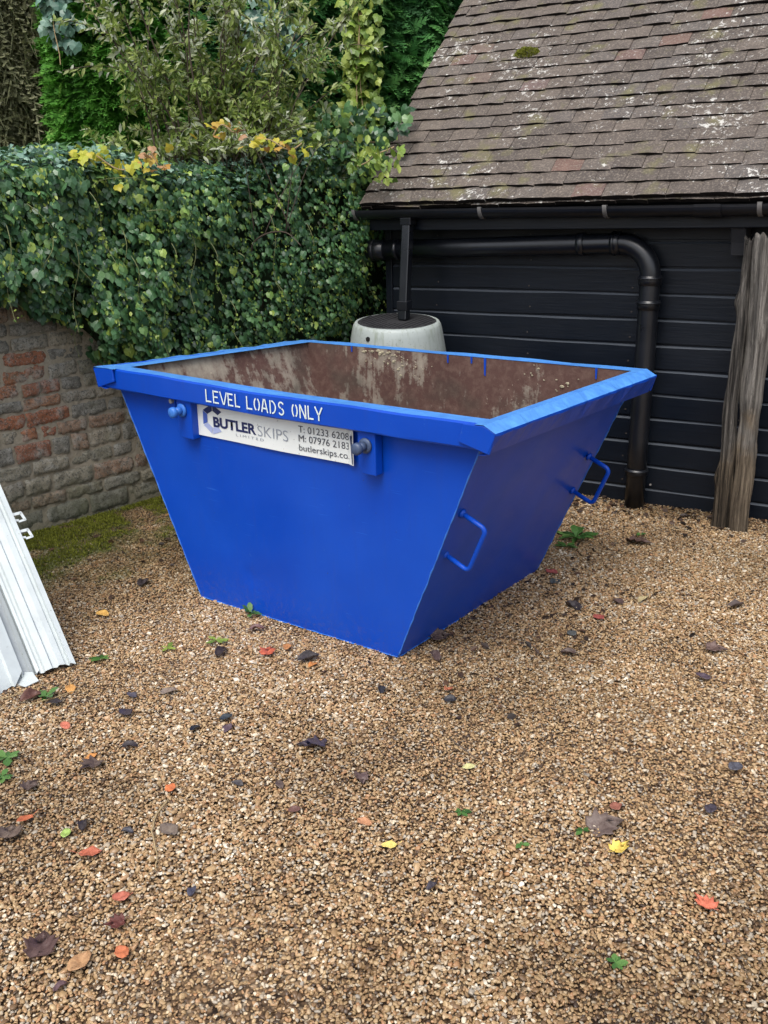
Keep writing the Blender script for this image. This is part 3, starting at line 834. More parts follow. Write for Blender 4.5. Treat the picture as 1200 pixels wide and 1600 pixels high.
mb = MB(); rim_strip(mb, prof, np.linspace(-.96, X1, 30), -1.0); skb(mb, 'long_rim', [MT['blue'], MT['blue_edge']])
mb = MB()                                 # sloping end rims
def end_rim(mb, inner, sgn, w, dz, drop, back):
    """inner: two points of the inner edge (near, far)"""
    a, b_ = np.array(inner[0]), np.array(inner[1])
    ys = np.linspace(0, 1, 36); m = 6; vs = []
    for t in ys:
        p = a + (b_-a)*t; j = .0035*math.sin(t*23)+.0026*math.sin(t*57)+random.gauss(0,.0012)
        pr = [(-.026,0),(.010,.001),(w+j,-dz+j*.4),(w+.001+j,-dz-.008),(w-.034,-dz-drop),(w-back,-dz-drop-.006)]
        for x, z in pr: vs.append((p[0]+sgn*x, p[1], p[2]+z))
    for i in range(len(ys)-1):
        for q in range(m-1):
            v4 = [vs[i*m+q], vs[(i+1)*m+q], vs[(i+1)*m+q+1], vs[i*m+q+1]]
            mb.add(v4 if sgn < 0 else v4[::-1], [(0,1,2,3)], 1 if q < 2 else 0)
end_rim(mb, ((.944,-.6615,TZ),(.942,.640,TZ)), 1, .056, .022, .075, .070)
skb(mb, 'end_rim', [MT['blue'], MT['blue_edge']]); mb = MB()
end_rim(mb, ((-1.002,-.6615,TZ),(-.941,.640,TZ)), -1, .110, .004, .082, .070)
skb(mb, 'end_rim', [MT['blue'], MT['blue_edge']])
# folded end caps standing proud at the near corners
def plate(poly, y0, y1): 
    mb = MB(); mb.prism([(x, 0, z) for x, z in poly], (0,y0,0), (0,y1,0)); return mb
skb(plate([(.872,.9985),(.953,.9985),(1.000,.9775),(.975,.902),(.852,.932)], -.660, -.6485), 'corner_cap', MT['blue'], bevel=.004)
skb(plate([(-1.118,.992),(-1.085,.996),(-.985,1.0),(-.979,.944),(-1.100,.907)], -.660, -.6485), 'corner_cap', MT['blue'], bevel=.004)
skb(plate([(.86,.990),(.992,.976),(.969,.904),(.852,.932)], .6485, .660), 'corner_cap', MT['blue'], bevel=.004)
# weld beads on the edges, the edge highlight put into their lighter paint
for a, b_ in ((bF[0],bF[1]),(bF[1],bF[2]),(bF[1],tF[1]-np.array([.04,0,.092])),(bF[0],tF[0]+np.array([.045,0,-.092])),(bF[2],tF[2]-np.array([.04,0,.092]))):
    pts = [np.array(a)+(np.array(b_)-np.array(a))*t + R.normal(0,.0007,3) for t in np.linspace(0, 1, 40)]
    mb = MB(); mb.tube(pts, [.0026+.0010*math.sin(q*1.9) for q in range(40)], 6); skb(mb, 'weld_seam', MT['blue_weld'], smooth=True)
# lifting lugs
def lug(x0, x1, zb, px_, pz_, steel):
    mb = MB(); mb.prism([(x0,0,.908),(x1,0,.908),(x1,0,zb),(x0+.018,0,zb),(x0,0,zb+.03)], (0,-.628,0), (0,-.584,0))
    o = skb(mb, 'lifting_lug', MT['blue'], bevel=.004)
    k = MB(); k.tube([(px_,-.630,pz_),(px_,-.636,pz_),(px_,-.640,pz_)], [.029,.029,.024], 20)
    k.tube([(px_,-.640,pz_),(px_,-.668,pz_-.002)], .0165, 20)
    k.tube([(px_,-.668,pz_-.002),(px_,-.672,pz_-.002),(px_,-.688,pz_-.003),(px_,-.693,pz_-.003)], [.017,.0225,.0225,.015], 20)
    skb(k, 'lug_pin', steel, o, smooth=True)
    return o
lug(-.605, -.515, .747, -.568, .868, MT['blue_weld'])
o2 = lug(.392, .474, .747, .432, .858, simple('painted_pin', (.05,.075,.14), .42, var=.6, scale=60).m)
mb = MB(); mb.prism([(-.668,0,.905),(-.640,0,.905),(-.640,0,.845),(-.652,0,.832),(-.668,0,.84)], (0,-.606,0), (0,-.586,0))
skb(mb, 'chain_tab', MT['blue'], bevel=.003)
k = MB(); k.tube([(-.654,-.606,.893),(-.654,-.619,.893)], .010, 12); skb(k, 'tab_bolt', MT['metal'])
# grab handles on the end plate
En = np.array([.911,.013,-.412])
def handle(p, q):
    p = np.array(p); q = np.array(q); o_ = En*.108; d = (q-p)/np.linalg.norm(q-p)
    r = .022
    pts = [p-En*.01, p+o_-En*r]
    for a in np.linspace(0, math.pi/2, 6)[1:]: pts.append(p + o_ - En*r + d*r + En*r*math.sin(a) - d*r*math.cos(a))
    for a in np.linspace(0, math.pi/2, 6): pts.append(q + o_ - En*r - d*r + En*r*math.cos(a) + d*r*math.sin(a))
    pts += [q-En*.01]
    k = MB(); k.tube(pts, .0095, 12)
    for e in (p, q): k.tube([e-En*.004, e+En*.004, e+En*.009], [.019,.016,.011], 14)
    skb(k, 'grab_handle', MT['blue'], smooth=True)
handle((.785,-.525,.634), (.703,-.512,.456))
handle((.780,.480,.625), (.698,.500,.452))
# dried mortar clinging inside
def crust(name, c, sx, sz, n, seed):
    rr = np.random.default_rng(seed); mb = MB()
    for i in range(n):
        u, v = rr.normal(0, 1, 2); s = rr.uniform(.002, .007)*(.6+.8*math.exp(-u*u))
        z = c[1] + v*sz - abs(u)*.01; z = min(z, .992)
        yw = .567 - (1-z)*.024 - .004
        a = rr.uniform(0, 3.14); pts = []
        m = 7
        for q in range(m):
            an = 2*math.pi*q/m; r_ = s*rr.uniform(.5, 1.25); 
            pts.append((c[0]+u*sx + r_*math.cos(an)*1.3, yw, z + r_*math.sin(an)*.8))
        top = (c[0]+u*sx, yw - s*rr.uniform(.15, .4), z + s*.2)
        mb.add(pts+[top], [(q, m, (q+1) % m) for q in range(m)], 0)
    skb(mb, name, MT['mortar_lump'], ins)
crust('mortar_crust', (-.36, .945), .085, .022, 34, 3)
crust('mortar_crust', (-.46, .985), .12, .005, 26, 4)
crust('mortar_crust', (.62, .90), .05, .03, 16, 6)
crust('mortar_crust', (.76, .905), .03, .010, 14, 7)
crust('mortar_crust', (.44, .955), .04, .018, 7, 8)

# stencilled words on the near rim
def strokes_to(mb, strokes, ox, oz, w, h, y, sw):
    for st in strokes:
        P = [np.array([ox + x*w, oz + z*h]) for x, z in st]
        n_ = len(P); Lf = []; Rt = []
        for i in range(n_):
            t = P[min(i+1, n_-1)] - P[max(i-1, 0)]; t = t/np.linalg.norm(t); s = np.array([-t[1], t[0]])*sw/2
            Lf.append(P[i]+s); Rt.append(P[i]-s)
        for i in range(n_-1):
            q = [Lf[i], Lf[i+1], Rt[i+1], Rt[i]]
            area = sum(q[j][0]*q[(j+1)%4][1]-q[(j+1)%4][0]*q[j][1] for j in range(4))
            if area < 0: q = q[::-1]
            mb.add([(a, y, b) for a, b in q], [(0,1,2,3)])
def arc(cx, cz, rx, rz, a0, a1, n=9):
    return [(cx+rx*math.cos(math.radians(a0+(a1-a0)*i/n)), cz+rz*math.sin(math.radians(a0+(a1-a0)*i/n))) for i in range(n+1)]
GL = {'L': [[(.1,0),(.1,1)],[(.1,.08),(.9,.08)]],
      'E': [[(.1,0),(.1,1)],[(.22,.93),(.88,.93)],[(.22,.5),(.75,.5)],[(.22,.07),(.88,.07)]],
      'V': [[(.04,1),(.46,.02)],[(.96,1),(.54,.02)]],
      'O': [arc(.5,.5,.40,.46,112,248), arc(.5,.5,.40,.46,68,-68)],
      'A': [[(.42,1),(.06,0)],[(.58,1),(.94,0)],[(.30,.30),(.70,.30)]],
      'D': [[(.1,0),(.1,1)], arc(.28,.5,.60,.46,84,-84)],
      'S': [arc(.5,.74,.36,.21,20,180)+[(.16,.66)]+arc(.5,.74,.36,.21,200,262,4), arc(.5,.27,.36,.22,80,0,5)+arc(.5,.27,.36,.22,-20,-160,6)],
      'N': [[(.1,0),(.1,1)],[(.9,0),(.9,1)],[(.14,.97),(.86,.03)]],
      'Y': [[(.04,1),(.45,.45)],[(.96,1),(.55,.45)],[(.5,.42),(.5,0)]]}
mb = MB()
slots = [('L',105,143),('E',150,190),('V',193,236),('E',240,276),('L',282,315),('L',350,388),('O',394,431),('A',437,477),('D',487,526),('S',536,573),('O',616,651),('N',660,700),('L',708,744),('Y',748,792)]
for ch, a, b_ in slots:
    f = lambda q: -.3885 + (q-105)/(792-105)*(.248+.3885) + .010*math.sin((q-105)/687*math.pi)
    strokes_to(mb, GL[ch], f(a), .929 + .0, f(b_)-f(a), .053, -.6520, .0062)
skb(mb, 'stencil_lettering', MT['stencil'], rim1)

# sticker on the near side
STY = -.5835
st = MB()
vs = []
for i in range(25):
    x = -.521 + (.352+.521)*i/24
    for z in (.764, .838, .906): vs.append((x, STY - .0075 - .0008*math.sin(x*13+z*20) - (.012*max(0, (x-.31)/.04)**2 if x > .31 else 0), z))
st.add(vs, [(i*3+j, (i+1)*3+j, (i+1)*3+j+1, i*3+j+1) for i in range(24) for j in range(2)])
sticker = skb(st, 'sticker', MT['sticker']); so = sticker.modifiers.new('thick', 'SOLIDIFY'); so.thickness = .0015; so.offset = 1
LY = STY - .0112
def lettering(body, x0, x1, z0, z1, mat, weight=0.0, name='lettering'):
    cu = bpy.data.curves.new('txt', 'FONT'); cu.body = body; cu.size = 1.0; cu.offset = weight; cu.resolution_u = 4
    tmp = bpy.data.objects.new('txt', cu); scene.collection.objects.link(tmp)
    dg = bpy.context.evaluated_depsgraph_get(); dg.update()
    me = bpy.data.meshes.new_from_object(tmp.evaluated_get(dg))
    bpy.data.objects.remove(tmp); bpy.data.curves.remove(cu)
    c = np.array([v.co[:] for v in me.vertices]); lo = c.min(0); hi = c.max(0)
    for v in me.vertices:
        x = x0 + (v.co.x-lo[0])/(hi[0]-lo[0])*(x1-x0); z = z0 + (v.co.y-lo[1])/(hi[1]-lo[1])*(z1-z0)
        ly = LY - (.012*max(0, (x-.31)/.04)**2 if x > .31 else 0)
        v.co = tw((x, ly, z))
    me.name = name; me.materials.clear(); me.materials.append(mat)
    return link(bpy.data.objects.new(name, me), sticker)
lettering('BUTLER', -.418, -.166, .811, .855, MT['navy'], .035)
lettering('SKIPS', -.158, .010, .810, .853, MT['thin'], -.012)
lettering('L I M I T E D', -.285, -.126, .791, .8015, MT['thin'])
lettering('T: 01233 62089', .067, .346, .8555, .8825, MT['ink'])
lettering('M: 07976 21833', .067, .346, .8195, .8465, MT['ink'])
lettering('butlerskips.co.u', .067, .346, .775, .808, MT['ink'])
def emblem():
    cx, cz, r0, r1 = -.420, .842, .036, .064
    P = lambda r, a: (cx + r*1.06*math.cos(math.radians(a)), LY+.0008, cz + r*math.sin(math.radians(a)))
    mb = MB()
    def seg(a0, a1, mi, rr0=r0, rr1=r1): mb.add([P(rr0,a0),P(rr1,a0),P(rr1,a1),P(rr0,a1)], [(0,1,2,3)], mi)
    seg(149, 92, 0); seg(88, 36, 0); seg(206, 151, 1); seg(262, 209, 2); seg(315, 266, 2)
    o = skb(mb, 'emblem', [MT['navy'], MT['midblue'], MT['lilac']], sticker)
emblem()
mb = MB(); mb.add([(.330,LY-.0035,.876),(.347,LY-.0135,.878),(.350,LY-.0135,.768),(.337,LY-.0055,.770)], [(0,3,2,1)])
skb(mb, 'sticker_edge_mark', MT['navy'], sticker)

# ================================================================== BRICK WALL
wall = empty('brick_wall', (WALL_A[0], WALL_A[1], 0)); tag(wall, 'old mottled brick garden wall smothered in ivy along its top', 'wall')
def wp(s, u, z): # along, out, up in world
    q = WALL_A + WALL_T*s + WALL_N*u; return np.array([q[0], q[1], z])
def brick_wall():
    mb = MB(); rr = np.random.default_rng(8)
    z = -.06; row = 0
    rot = math.atan2(WALL_T[1], WALL_T[0])
    while z < 1.78:
        hgt = rr.uniform(.058, .078) if rr.random() < .8 else rr.uniform(.08, .10)
        s = -1.9 + rr.uniform(0, .2)
        while s < 3.4:
            ln = rr.choice([.215, .215, .105, .17, .26]) + rr.normal(0, .012)
            nx_, nz_ = max(4, int(ln/.014)), 6
            red = noise2(np.array([s*2.2+3]), np.array([z*2.4]), 77)[0]
            sc = (s+.02)**2/.075 + (z-.66)**2/.075
            rn = rr.uniform(.74, 1.0) if (sc < 1 and rr.random() < .62) or (red > .93 and rr.random() < .5) else rr.uniform(0, .70)
            vs = []; out0 = rr.normal(.007, .005); tl = rr.normal(0, .003); sk = rr.normal(0, .006)
            for j in range(nz_+1):
                for i in range(nx_+1):
                    fx, fz = i/nx_, j/nz_
                    e = min(fx, 1-fx)*ln; e2 = min(fz, 1-fz)*hgt
                    edge = -.009*math.exp(-e/.002) - .009*math.exp(-e2/.002)
                    ss = s + fx*ln + rr.normal(0, .0022); zz = z + fz*hgt + sk*(fx-.5) + rr.normal(0, .0026)
                    bump = .011*(noise2(np.array([ss*22]), np.array([zz*26]), 5)[0]-.5) + .012*(noise2(np.array([ss*60]), np.array([zz*60]), 6)[0]-.5)
                    vs.append(wp(ss, out0 + tl*(fx-.5) + edge + bump, zz) - (WALL_A[0], WALL_A[1], 0))
            w = nx_+1
            mb.add(vs, [(j*w+i, j*w+i+1, (j+1)*w+i+1, (j+1)*w+i) for j in range(nz_) for i in range(nx_)], 0, rn)
            s += ln + rr.uniform(.008, .017)
        z += hgt + rr.uniform(.008, .015); row += 1
    return mb
brick_wall().build('brickwork', MT['brick'], wall, smooth=True)
mb = MB()
ns_, nz_ = 160, 60; vs = []
for j in range(nz_+1):
    for i in range(ns_+1):
        s = -2.0 + 5.5*i/ns_; z = -.08 + 1.85*j/nz_
        u = -.0045 + .012*(noise2(np.array([s*25]), np.array([z*25]), 15)[0]-.5)
        vs.append(wp(s, u, z) - (WALL_A[0], WALL_A[1], 0))
w = ns_+1
mb.add(vs, [(j*w+i, j*w+i+1, (j+1)*w+i+1, (j+1)*w+i) for j in range(nz_) for i in range(ns_)])
corners = [wp(s, u, z) - (WALL_A[0], WALL_A[1], 0) for z in (-.08, 1.76) for s, u in ((-2.0,-.03),(3.5,-.03),(3.5,-.32),(-2.0,-.32))]
mb.add(corners, [(0,3,2,1),(4,5,6,7),(0,1,5,4),(1,2,6,5),(2,3,7,6),(3,0,4,7)])
mb.build('mortar_bed', MT['mortar'], wall, smooth=True)

# ================================================================== IVY
ivy = empty('ivy_hedge', (WALL_A[0], WALL_A[1], 1.76)); tag(ivy, 'thick dark green ivy hanging over the brick wall', 'ivy')
IO = np.array([WALL_A[0], WALL_A[1], 1.76])
def ivy_shape(s):
    """front reach, top height and lower fringe of the ivy at distance s along the wall"""
    ft = np.interp(s, [-1.9, -.3, .6, 1.3, 2.0, 3.0], [.36, .33, .36, .45, .60, .58])
    zt = np.interp(s, [-1.9, 0, 1.2, 2.2, 3.2], [1.90, 1.94, 1.97, 2.00, 2.0])
    zb = np.interp(s, [-1.9, -.25, 0.0, .25, .45, .65, 1.0, 1.6, 3.0], [1.34, 1.30, 1.25, 1.12, .95, .72, .40, .25, .2])
    return ft, zt, zb
def ivy_leaves(name, n, smin, smax, size, pale=0.0, deep=.22, mat='ivy', tmpl=IVY, top_only=False, seedr=None):
    s = R.uniform(smin, smax, n); ft, zt, zb = ivy_shape(s)
    q = R.random(n)
    top = q < (.24 if not top_only else 1.0)
    lump = noise2(s*3.2, q*5, 41)*.6 + noise2(s*8, q*12, 42)*.4
    # over the top: u from -.45 to ft
    uu = np.where(top, -.5 + (ft+.46)*R.random(n), ft)
    z = zb + (zt-.04-zb)*R.random(n)**.9
    frac = (z-zb)/(zt-zb)
    zz = np.where(top, zt + .05*np.sin(s*4) + (lump-.5)*.16 - .10*np.clip((uu-ft+.22)/.22, 0, 1)**2, z)
    hang = ft*(.62+.38*np.clip(frac*1.6, 0, 1)) - .10*np.clip((frac-.86)/.14, 0, 1)**2 + (noise2(s*4.5, z*3.6, 44)-.5)*.30 + (noise2(s*13 + z*2.5, z*2.4, 45)-.5)*.20
    uu = np.where(top, uu, hang)
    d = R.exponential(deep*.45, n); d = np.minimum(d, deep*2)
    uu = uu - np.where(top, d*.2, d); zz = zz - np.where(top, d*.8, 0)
    keep = top | (zz > zb + (noise2(s*7, s*0, 46)-.5)*.22 + (noise2(s*22, s*0, 47)-.5)*.12)
    s, uu, zz, top, d = s[keep], np.maximum(uu[keep], -.5), zz[keep], top[keep], d[keep]
    n = len(s)
    P = np.stack([WALL_T[0]*s + WALL_N[0]*uu, WALL_T[1]*s + WALL_N[1]*uu, zz - 1.76], 1)
    outw = np.array([WALL_N[0], WALL_N[1], 0])
    tip = np.where(top[:, None], outw*.7 + np.array([0,0,-.25]), outw*.25 + np.array([0,0,-1.0])) + R.normal(0, .36, (n, 3))
    nrm = np.where(top[:, None], np.array([0,0,1.]) + outw*.3, outw*.85 + np.array([0,0,.5])) + R.normal(0, .38, (n, 3))
    sz = size[0] + (size[1]-size[0])*R.random(n)**1.6
    sz = sz * np.interp(s, [-1, .6, 1.6, 3], [1.12, 1.0, .74, .66])
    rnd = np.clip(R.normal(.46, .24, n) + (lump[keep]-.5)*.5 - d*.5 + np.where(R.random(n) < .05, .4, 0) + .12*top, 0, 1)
    return scatter(name, tmpl[0], tmpl[1], P, frames(tip, nrm), sz, MT[mat], ivy, rnd)
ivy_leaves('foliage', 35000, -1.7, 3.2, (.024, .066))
ivy_leaves('sky_sheen_foliage', 7500, -1.7, 3.2, (.024, .058), mat='ivy_pale', top_only=True, deep=.10)  # bluish leaf colour along the top paints in the sky sheen
ivy_leaves('young_foliage', 8500, -1.2, 3.1, (.012, .028), mat='lime', tmpl=OVAL, deep=.05)
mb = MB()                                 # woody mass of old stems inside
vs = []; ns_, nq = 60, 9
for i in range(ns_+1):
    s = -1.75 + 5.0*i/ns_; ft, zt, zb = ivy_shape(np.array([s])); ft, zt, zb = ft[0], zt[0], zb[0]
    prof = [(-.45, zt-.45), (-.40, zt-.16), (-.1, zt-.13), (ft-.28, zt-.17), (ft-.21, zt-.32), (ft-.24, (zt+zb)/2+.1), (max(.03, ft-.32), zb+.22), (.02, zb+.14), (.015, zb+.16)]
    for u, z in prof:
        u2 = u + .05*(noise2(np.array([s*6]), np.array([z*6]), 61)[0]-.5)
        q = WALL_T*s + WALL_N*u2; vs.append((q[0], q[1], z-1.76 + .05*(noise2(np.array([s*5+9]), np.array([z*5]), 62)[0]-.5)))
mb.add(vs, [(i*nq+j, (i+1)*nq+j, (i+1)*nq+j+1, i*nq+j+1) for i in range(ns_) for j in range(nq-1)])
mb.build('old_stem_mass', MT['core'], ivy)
def trailing(u0, v0, u1, v1, out, sag, nl, size, mat='lime', sz0=.0023):
    """one trailing shoot between two photo points, hung just off the face of the ivy"""
    def hitw(u, v, off):
        d = ray(u, v); n3 = np.array([WALL_N[0], WALL_N[1], 0]); k = n3[:2] @ WALL_A + off
        return CAM_O + d*((k - n3 @ CAM_O)/(n3 @ d))
    a, b_ = hitw(u0, v0, out), hitw(u1, v1, out)
    pts = []
    for t in np.linspace(0, 1, 14):
        p = a + (b_-a)*t + np.array([0,0,sag*4*t*(1-t)]) + np.array([WALL_N[0],WALL_N[1],0])*.03*math.sin(t*7)
        pts.append(p - IO)
    mb = MB(); mb.tube(pts, [sz0*(1.0-.5*t) for t in np.linspace(0, 1, 14)], 5)
    st_ = mb.build('trailing_stem', MT['vine_stem'], ivy)
    if nl:
        ts = R.uniform(.1, 1, nl)**.8; P = np.array([pts[min(12, int(t*13))]*(1-(t*13 % 1)) + pts[min(13, int(t*13)+1)]*(t*13 % 1) for t in ts]) + R.normal(0, .008, (nl, 3))
        tip = np.array([.3,-.1,-.6]) + R.normal(0, .6, (nl, 3)); nrm = np.array([.8,-.3,.5]) + R.normal(0, .4, (nl, 3))
        scatter('shoot_leaf', OVAL[0], OVAL[1], P, frames(tip, nrm), R.uniform(size*.5, size*1.2, nl), MT[mat], st_)
for a in ((42,318,148,448,.40,.02,16,.020), (10,352,20,500,.40,0,12,.022), (118,380,120,520,.36,0,6,.02), (82,370,60,455,.38,0,4,.02), (140,300,180,415,.42,.02,26,.026),
          (230,330,305,350,.44,.03,16,.022), (192,360,196,470,.40,0,10,.02), (205,400,232,500,.40,.01,8,.02), (268,380,278,455,.43,0,18,.024), (300,365,303,488,.44,0,8,.02),
          (330,380,350,470,.46,0,20,.024), (372,395,392,430,.48,.01,8,.02), (420,330,440,470,.52,0,26,.022), (480,350,500,470,.56,0,30,.02), (520,380,545,500,.58,0,30,.02),
          (560,400,590,470,.60,0,18,.018), (250,450,262,560,.40,0,8,.02), (120,470,122,560,.16,0,4,.018), (45,440,40,505,.2,0,3,.018), (360,470,375,540,.48,0,16,.02), (230,285,140,290,.42,.03,10,.02), (430,440,470,520,.54,0,20,.02)):
    trailing(*a)

# vine shoots turning yellow, lying over the top of the ivy
def vine(u0, v0, u1, v1, dist, n, label, size=.075, lo=0, hi=1):
    a, b_ = far(u0, v0, dist), far(u1, v1, dist); c = (a+b_)/2
    root = empty('grape_vine', c); tag(root, label, 'vine', 'autumn vine sprays over the ivy')
    pts = [a + (b_-a)*t + np.array([0,0,.03*math.sin(t*6)]) - c for t in np.linspace(-.05, 1.05, 12)]
    mb = MB(); mb.tube(pts, .004, 6); mb.build('stem', MT['twig'], root)
    P = np.array([pts[R.integers(0, 12)] for _ in range(n)]) + R.normal(0, 1, (n, 3))*np.array([.05,.05,.022])
    look = (CAM_O - c)/np.linalg.norm(CAM_O - c)
    nrm = look*.6 + np.array([0,0,.6]) + R.normal(0, .35, (n, 3)); tip = np.array([.4,-.4,-.5]) + R.normal(0, .6, (n, 3))
    scatter('leaf', IVY[0], IVY[1], P, frames(tip, nrm), R.uniform(size*.6, size*1.1, n), MT['vine'], root, R.uniform(lo, hi, n))
vine(118, 246, 205, 258, 5.35, 34, 'longest spray of bright yellow vine leaves over the ivy', .055, .1, .55)
vine(228, 246, 256, 256, 5.35, 14, 'small spray of orange vine leaves at the end of the yellow row', .052, .6, .92)
vine(335, 208, 376, 194, 5.5, 18, 'pinkish and yellow vine spray highest on the shrub', .052, .3, 1.0)
vine(398, 228, 468, 224, 5.5, 24, 'yellow vine spray with pink tips nearest the roof', .052, .15, .85)

# ================================================================== TREES AND SHRUBS BEHIND
def conifer(u, dist, rad, height, n, mat, label, spray=SPRAY, size=(.09,.19), droop=-.2, name='conifer_tree', arc_=(0, 2*math.pi), zmin=1.2, group=None):
    d = ray(u, 200); d = d/np.linalg.norm(d[:2]); c = np.array([d[0]*dist, d[1]*dist, 0])
    root = empty(name, c); tag(root, label, 'tree', group)
    th = math.atan2(-d[1], -d[0])
    mb = MB(); mb.tube([(0,0,-.02),(.02,0,height*.4),(0,.02,height*.97)], [.12,.09,.02], 10); mb.build('trunk', MT['wood'], root)
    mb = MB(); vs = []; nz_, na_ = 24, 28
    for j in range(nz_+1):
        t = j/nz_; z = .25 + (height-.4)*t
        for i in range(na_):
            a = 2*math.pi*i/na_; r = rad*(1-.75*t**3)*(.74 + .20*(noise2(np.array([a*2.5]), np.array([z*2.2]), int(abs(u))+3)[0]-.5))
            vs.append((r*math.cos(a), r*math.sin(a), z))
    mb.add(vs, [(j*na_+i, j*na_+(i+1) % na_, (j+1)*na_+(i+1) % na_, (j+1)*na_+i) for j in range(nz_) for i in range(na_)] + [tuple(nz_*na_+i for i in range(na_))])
    mb.build('light_stop_core', MT['core'], root)  # solid dark core added so no light leaks through the crown
    a = th + R.uniform(-1.75, 1.75, n); z = R.uniform(zmin, min(height, 3.75), n); t = z/height
    lump = noise2(a*3.2, z*3.5, int(abs(u))+7)*.65 + noise2(a*8, z*9, int(abs(u))+8)*.35
    r = rad*(1-.75*t**3)*(.84 + .26*(lump-.3)) - R.exponential(.018, n)
    P = np.stack([r*np.cos(a), r*np.sin(a), z], 1)
    out = np.stack([np.cos(a), np.sin(a), np.zeros(n)], 1); side = np.stack([-np.sin(a), np.cos(a), np.zeros(n)], 1)
    tip = out*.8 + side*R.normal(0, .55, (n, 1)) + np.array([0,0,1.])*(R.normal(droop, .35, (n, 1)))
    nrm = np.array([0,0,1.])*.75 + out*.75 + R.normal(0, .4, (n, 3))
    rnd = np.clip(R.normal(.40, .2, n) + (lump-.5)*.9, 0, 1)
    scatter('crown', spray[0], spray[1], P, frames(tip, nrm), R.uniform(size[0], size[1], n), MT[mat], root, rnd)
conifer(190, 7.3, .46, 4.6, 9500, 'conifer', 'bright green feathery conifer between drooping grey tree and olive shrub')
conifer(400, 7.9, .85, 4.8, 9500, 'conifer_mid', 'deep green conifer directly behind the olive shrub')
conifer(565, 8.1, .85, 4.8, 9500, 'conifer_mid', 'deep green conifer with the yellow climber hanging down its face')
conifer(730, 8.9, 1.0, 4.8, 9500, 'conifer_dark', 'darkest conifer showing just beside the tiled roof edge', droop=.25)
conifer(-30, 7.7, .50, 4.4, 8000, 'conifer_grey', 'drooping grey brown conifer beside the bright green one', DROOPY, (.18,.38), -.8)
conifer(60, 10.5, 1.0, 4.6, 5000, 'conifer_dark', 'shadowy conifer in the gap behind drooping grey tree')

# olive shrub with arching branches
c = far(335, 235, 6.35); SC = np.array([c[0], c[1], 0])
shrub = empty('olive_shrub', SC); tag(shrub, 'loose olive green shrub with arching twigs rising behind the ivy', 'shrub')
look = np.array([-.5, .81, 0]); right = np.array([.853, .522, 0])
leafP = []; leafD = []
stems = MB()
for i in range(58):
    an = R.uniform(-1, 1); dp_ = R.uniform(-.45, .45)
    base = right*an*.35 + look*dp_*.5 + np.array([0, 0, 1.1])
    tgt = right*(an*.76 + .02 + R.normal(0, .12)) + look*(dp_ - R.uniform(0, .35)) + np.array([0,0, R.uniform(1.75, 3.35) - abs(an)*.45])
    ctrl = (base+tgt)/2 + np.array([0,0,.45]) - (right*an*.3)
    n_ = 20; pts = []
    for t in np.linspace(0, 1, n_):
        p = base*(1-t)**2 + 2*ctrl*t*(1-t) + tgt*t*t
        p = p + right*.03*math.sin(t*9+i) + look*.03*math.cos(t*7+i*2); pts.append(p)
    stems.tube(pts, list(np.linspace(.009, .002, n_)), 6)
    for side_i in range(5):
        k = R.integers(7, n_-1); q0 = pts[k]; dr = pts[k+1 if k+1 < n_ else k]-pts[k-1]; dr = dr/np.linalg.norm(dr)
        q1 = q0 + (dr*.5 + R.normal(0, .55, 3))*R.uniform(.2, .42); q1[2] -= .03
        if q1[2] < 2.02: q1[2] = 2.02 + R.random()*.12
        tw_ = [q0 + (q1-q0)*t + np.array([0,0,.04*math.sin(t*3.1)]) for t in np.linspace(0, 1, 7)]
        stems.tube(tw_, list(np.linspace(.0032, .0014, 7)), 5)
        for _ in range(54):
            t = R.random(); j = min(5, int(t*6)); leafP.append(tw_[j] + (tw_[j+1]-tw_[j])*R.random() + R.normal(0, .012, 3)); leafD.append(q1-q0)
    for _ in range(50):
        k = R.integers(6, n_-1); leafP.append(pts[k] + R.normal(0, .02, 3)); leafD.append(pts[k]-pts[k-1])
stems.build('branches', MT['wood'], shrub, smooth=True)
leafP = np.array(leafP); leafD = np.array(leafD); keep_ = (leafP[:, 2] > 1.98) | (leafP @ look > -.1); leafP = leafP[keep_]; leafD = leafD[keep_]; leafD /= np.linalg.norm(leafD, axis=1, keepdims=True); n = len(leafP)
tip = leafD*.7 + R.normal(0, .6, (n, 3)) + np.array([0,0,-.25]); nrm = np.array([.25,-.35,.8]) + R.normal(0, .55, (n, 3))
rn = np.clip(.14 + R.random(n)*.9 + (noise2(leafP[:,0]*3+9, leafP[:,2]*3, 91)-.5)*.5, 0, 1)
scatter('foliage', LANCE[0]*np.array([1.25,1,1]), LANCE[1], leafP, frames(tip, nrm), R.uniform(.032, .064, n), MT['shrub'], shrub, rn)

# climbers on the conifers
def clump(name, label, cat, u, v, dist, spread, n, tmpl, size, mat, stem=None, group=None):
    c = far(u, v, dist); root = empty(name, c); tag(root, label, cat, group)
    P = np.clip(R.normal(0, 1, (n, 3)), -1.7, 1.7)*np.array(spread); P = P[:, :1]*right + P[:, 1:2]*look + P[:, 2:]*np.array([0,0,1.])
    nrm = -look*.7 + np.array([0,0,.6]) + R.normal(0, .4, (n, 3)); tip = np.array([.1,-.1,-.8]) + R.normal(0, .5, (n, 3))
    scatter('foliage', tmpl[0], tmpl[1], P, frames(tip, nrm), R.uniform(size[0], size[1], n), MT[mat], root)
    mb = MB()
    for a, b_ in (stem or []):
        pa = right*a[0] + np.array([0,0,a[1]]) - look*.02; pb = right*b_[0] + np.array([0,0,b_[1]]) - look*.04
        mb.tube([pa + (pb-pa)*t + right*.015*math.sin(t*8) for t in np.linspace(0, 1, 12)], .0035, 5)
    mb.build('stem', MT['twig'], root)
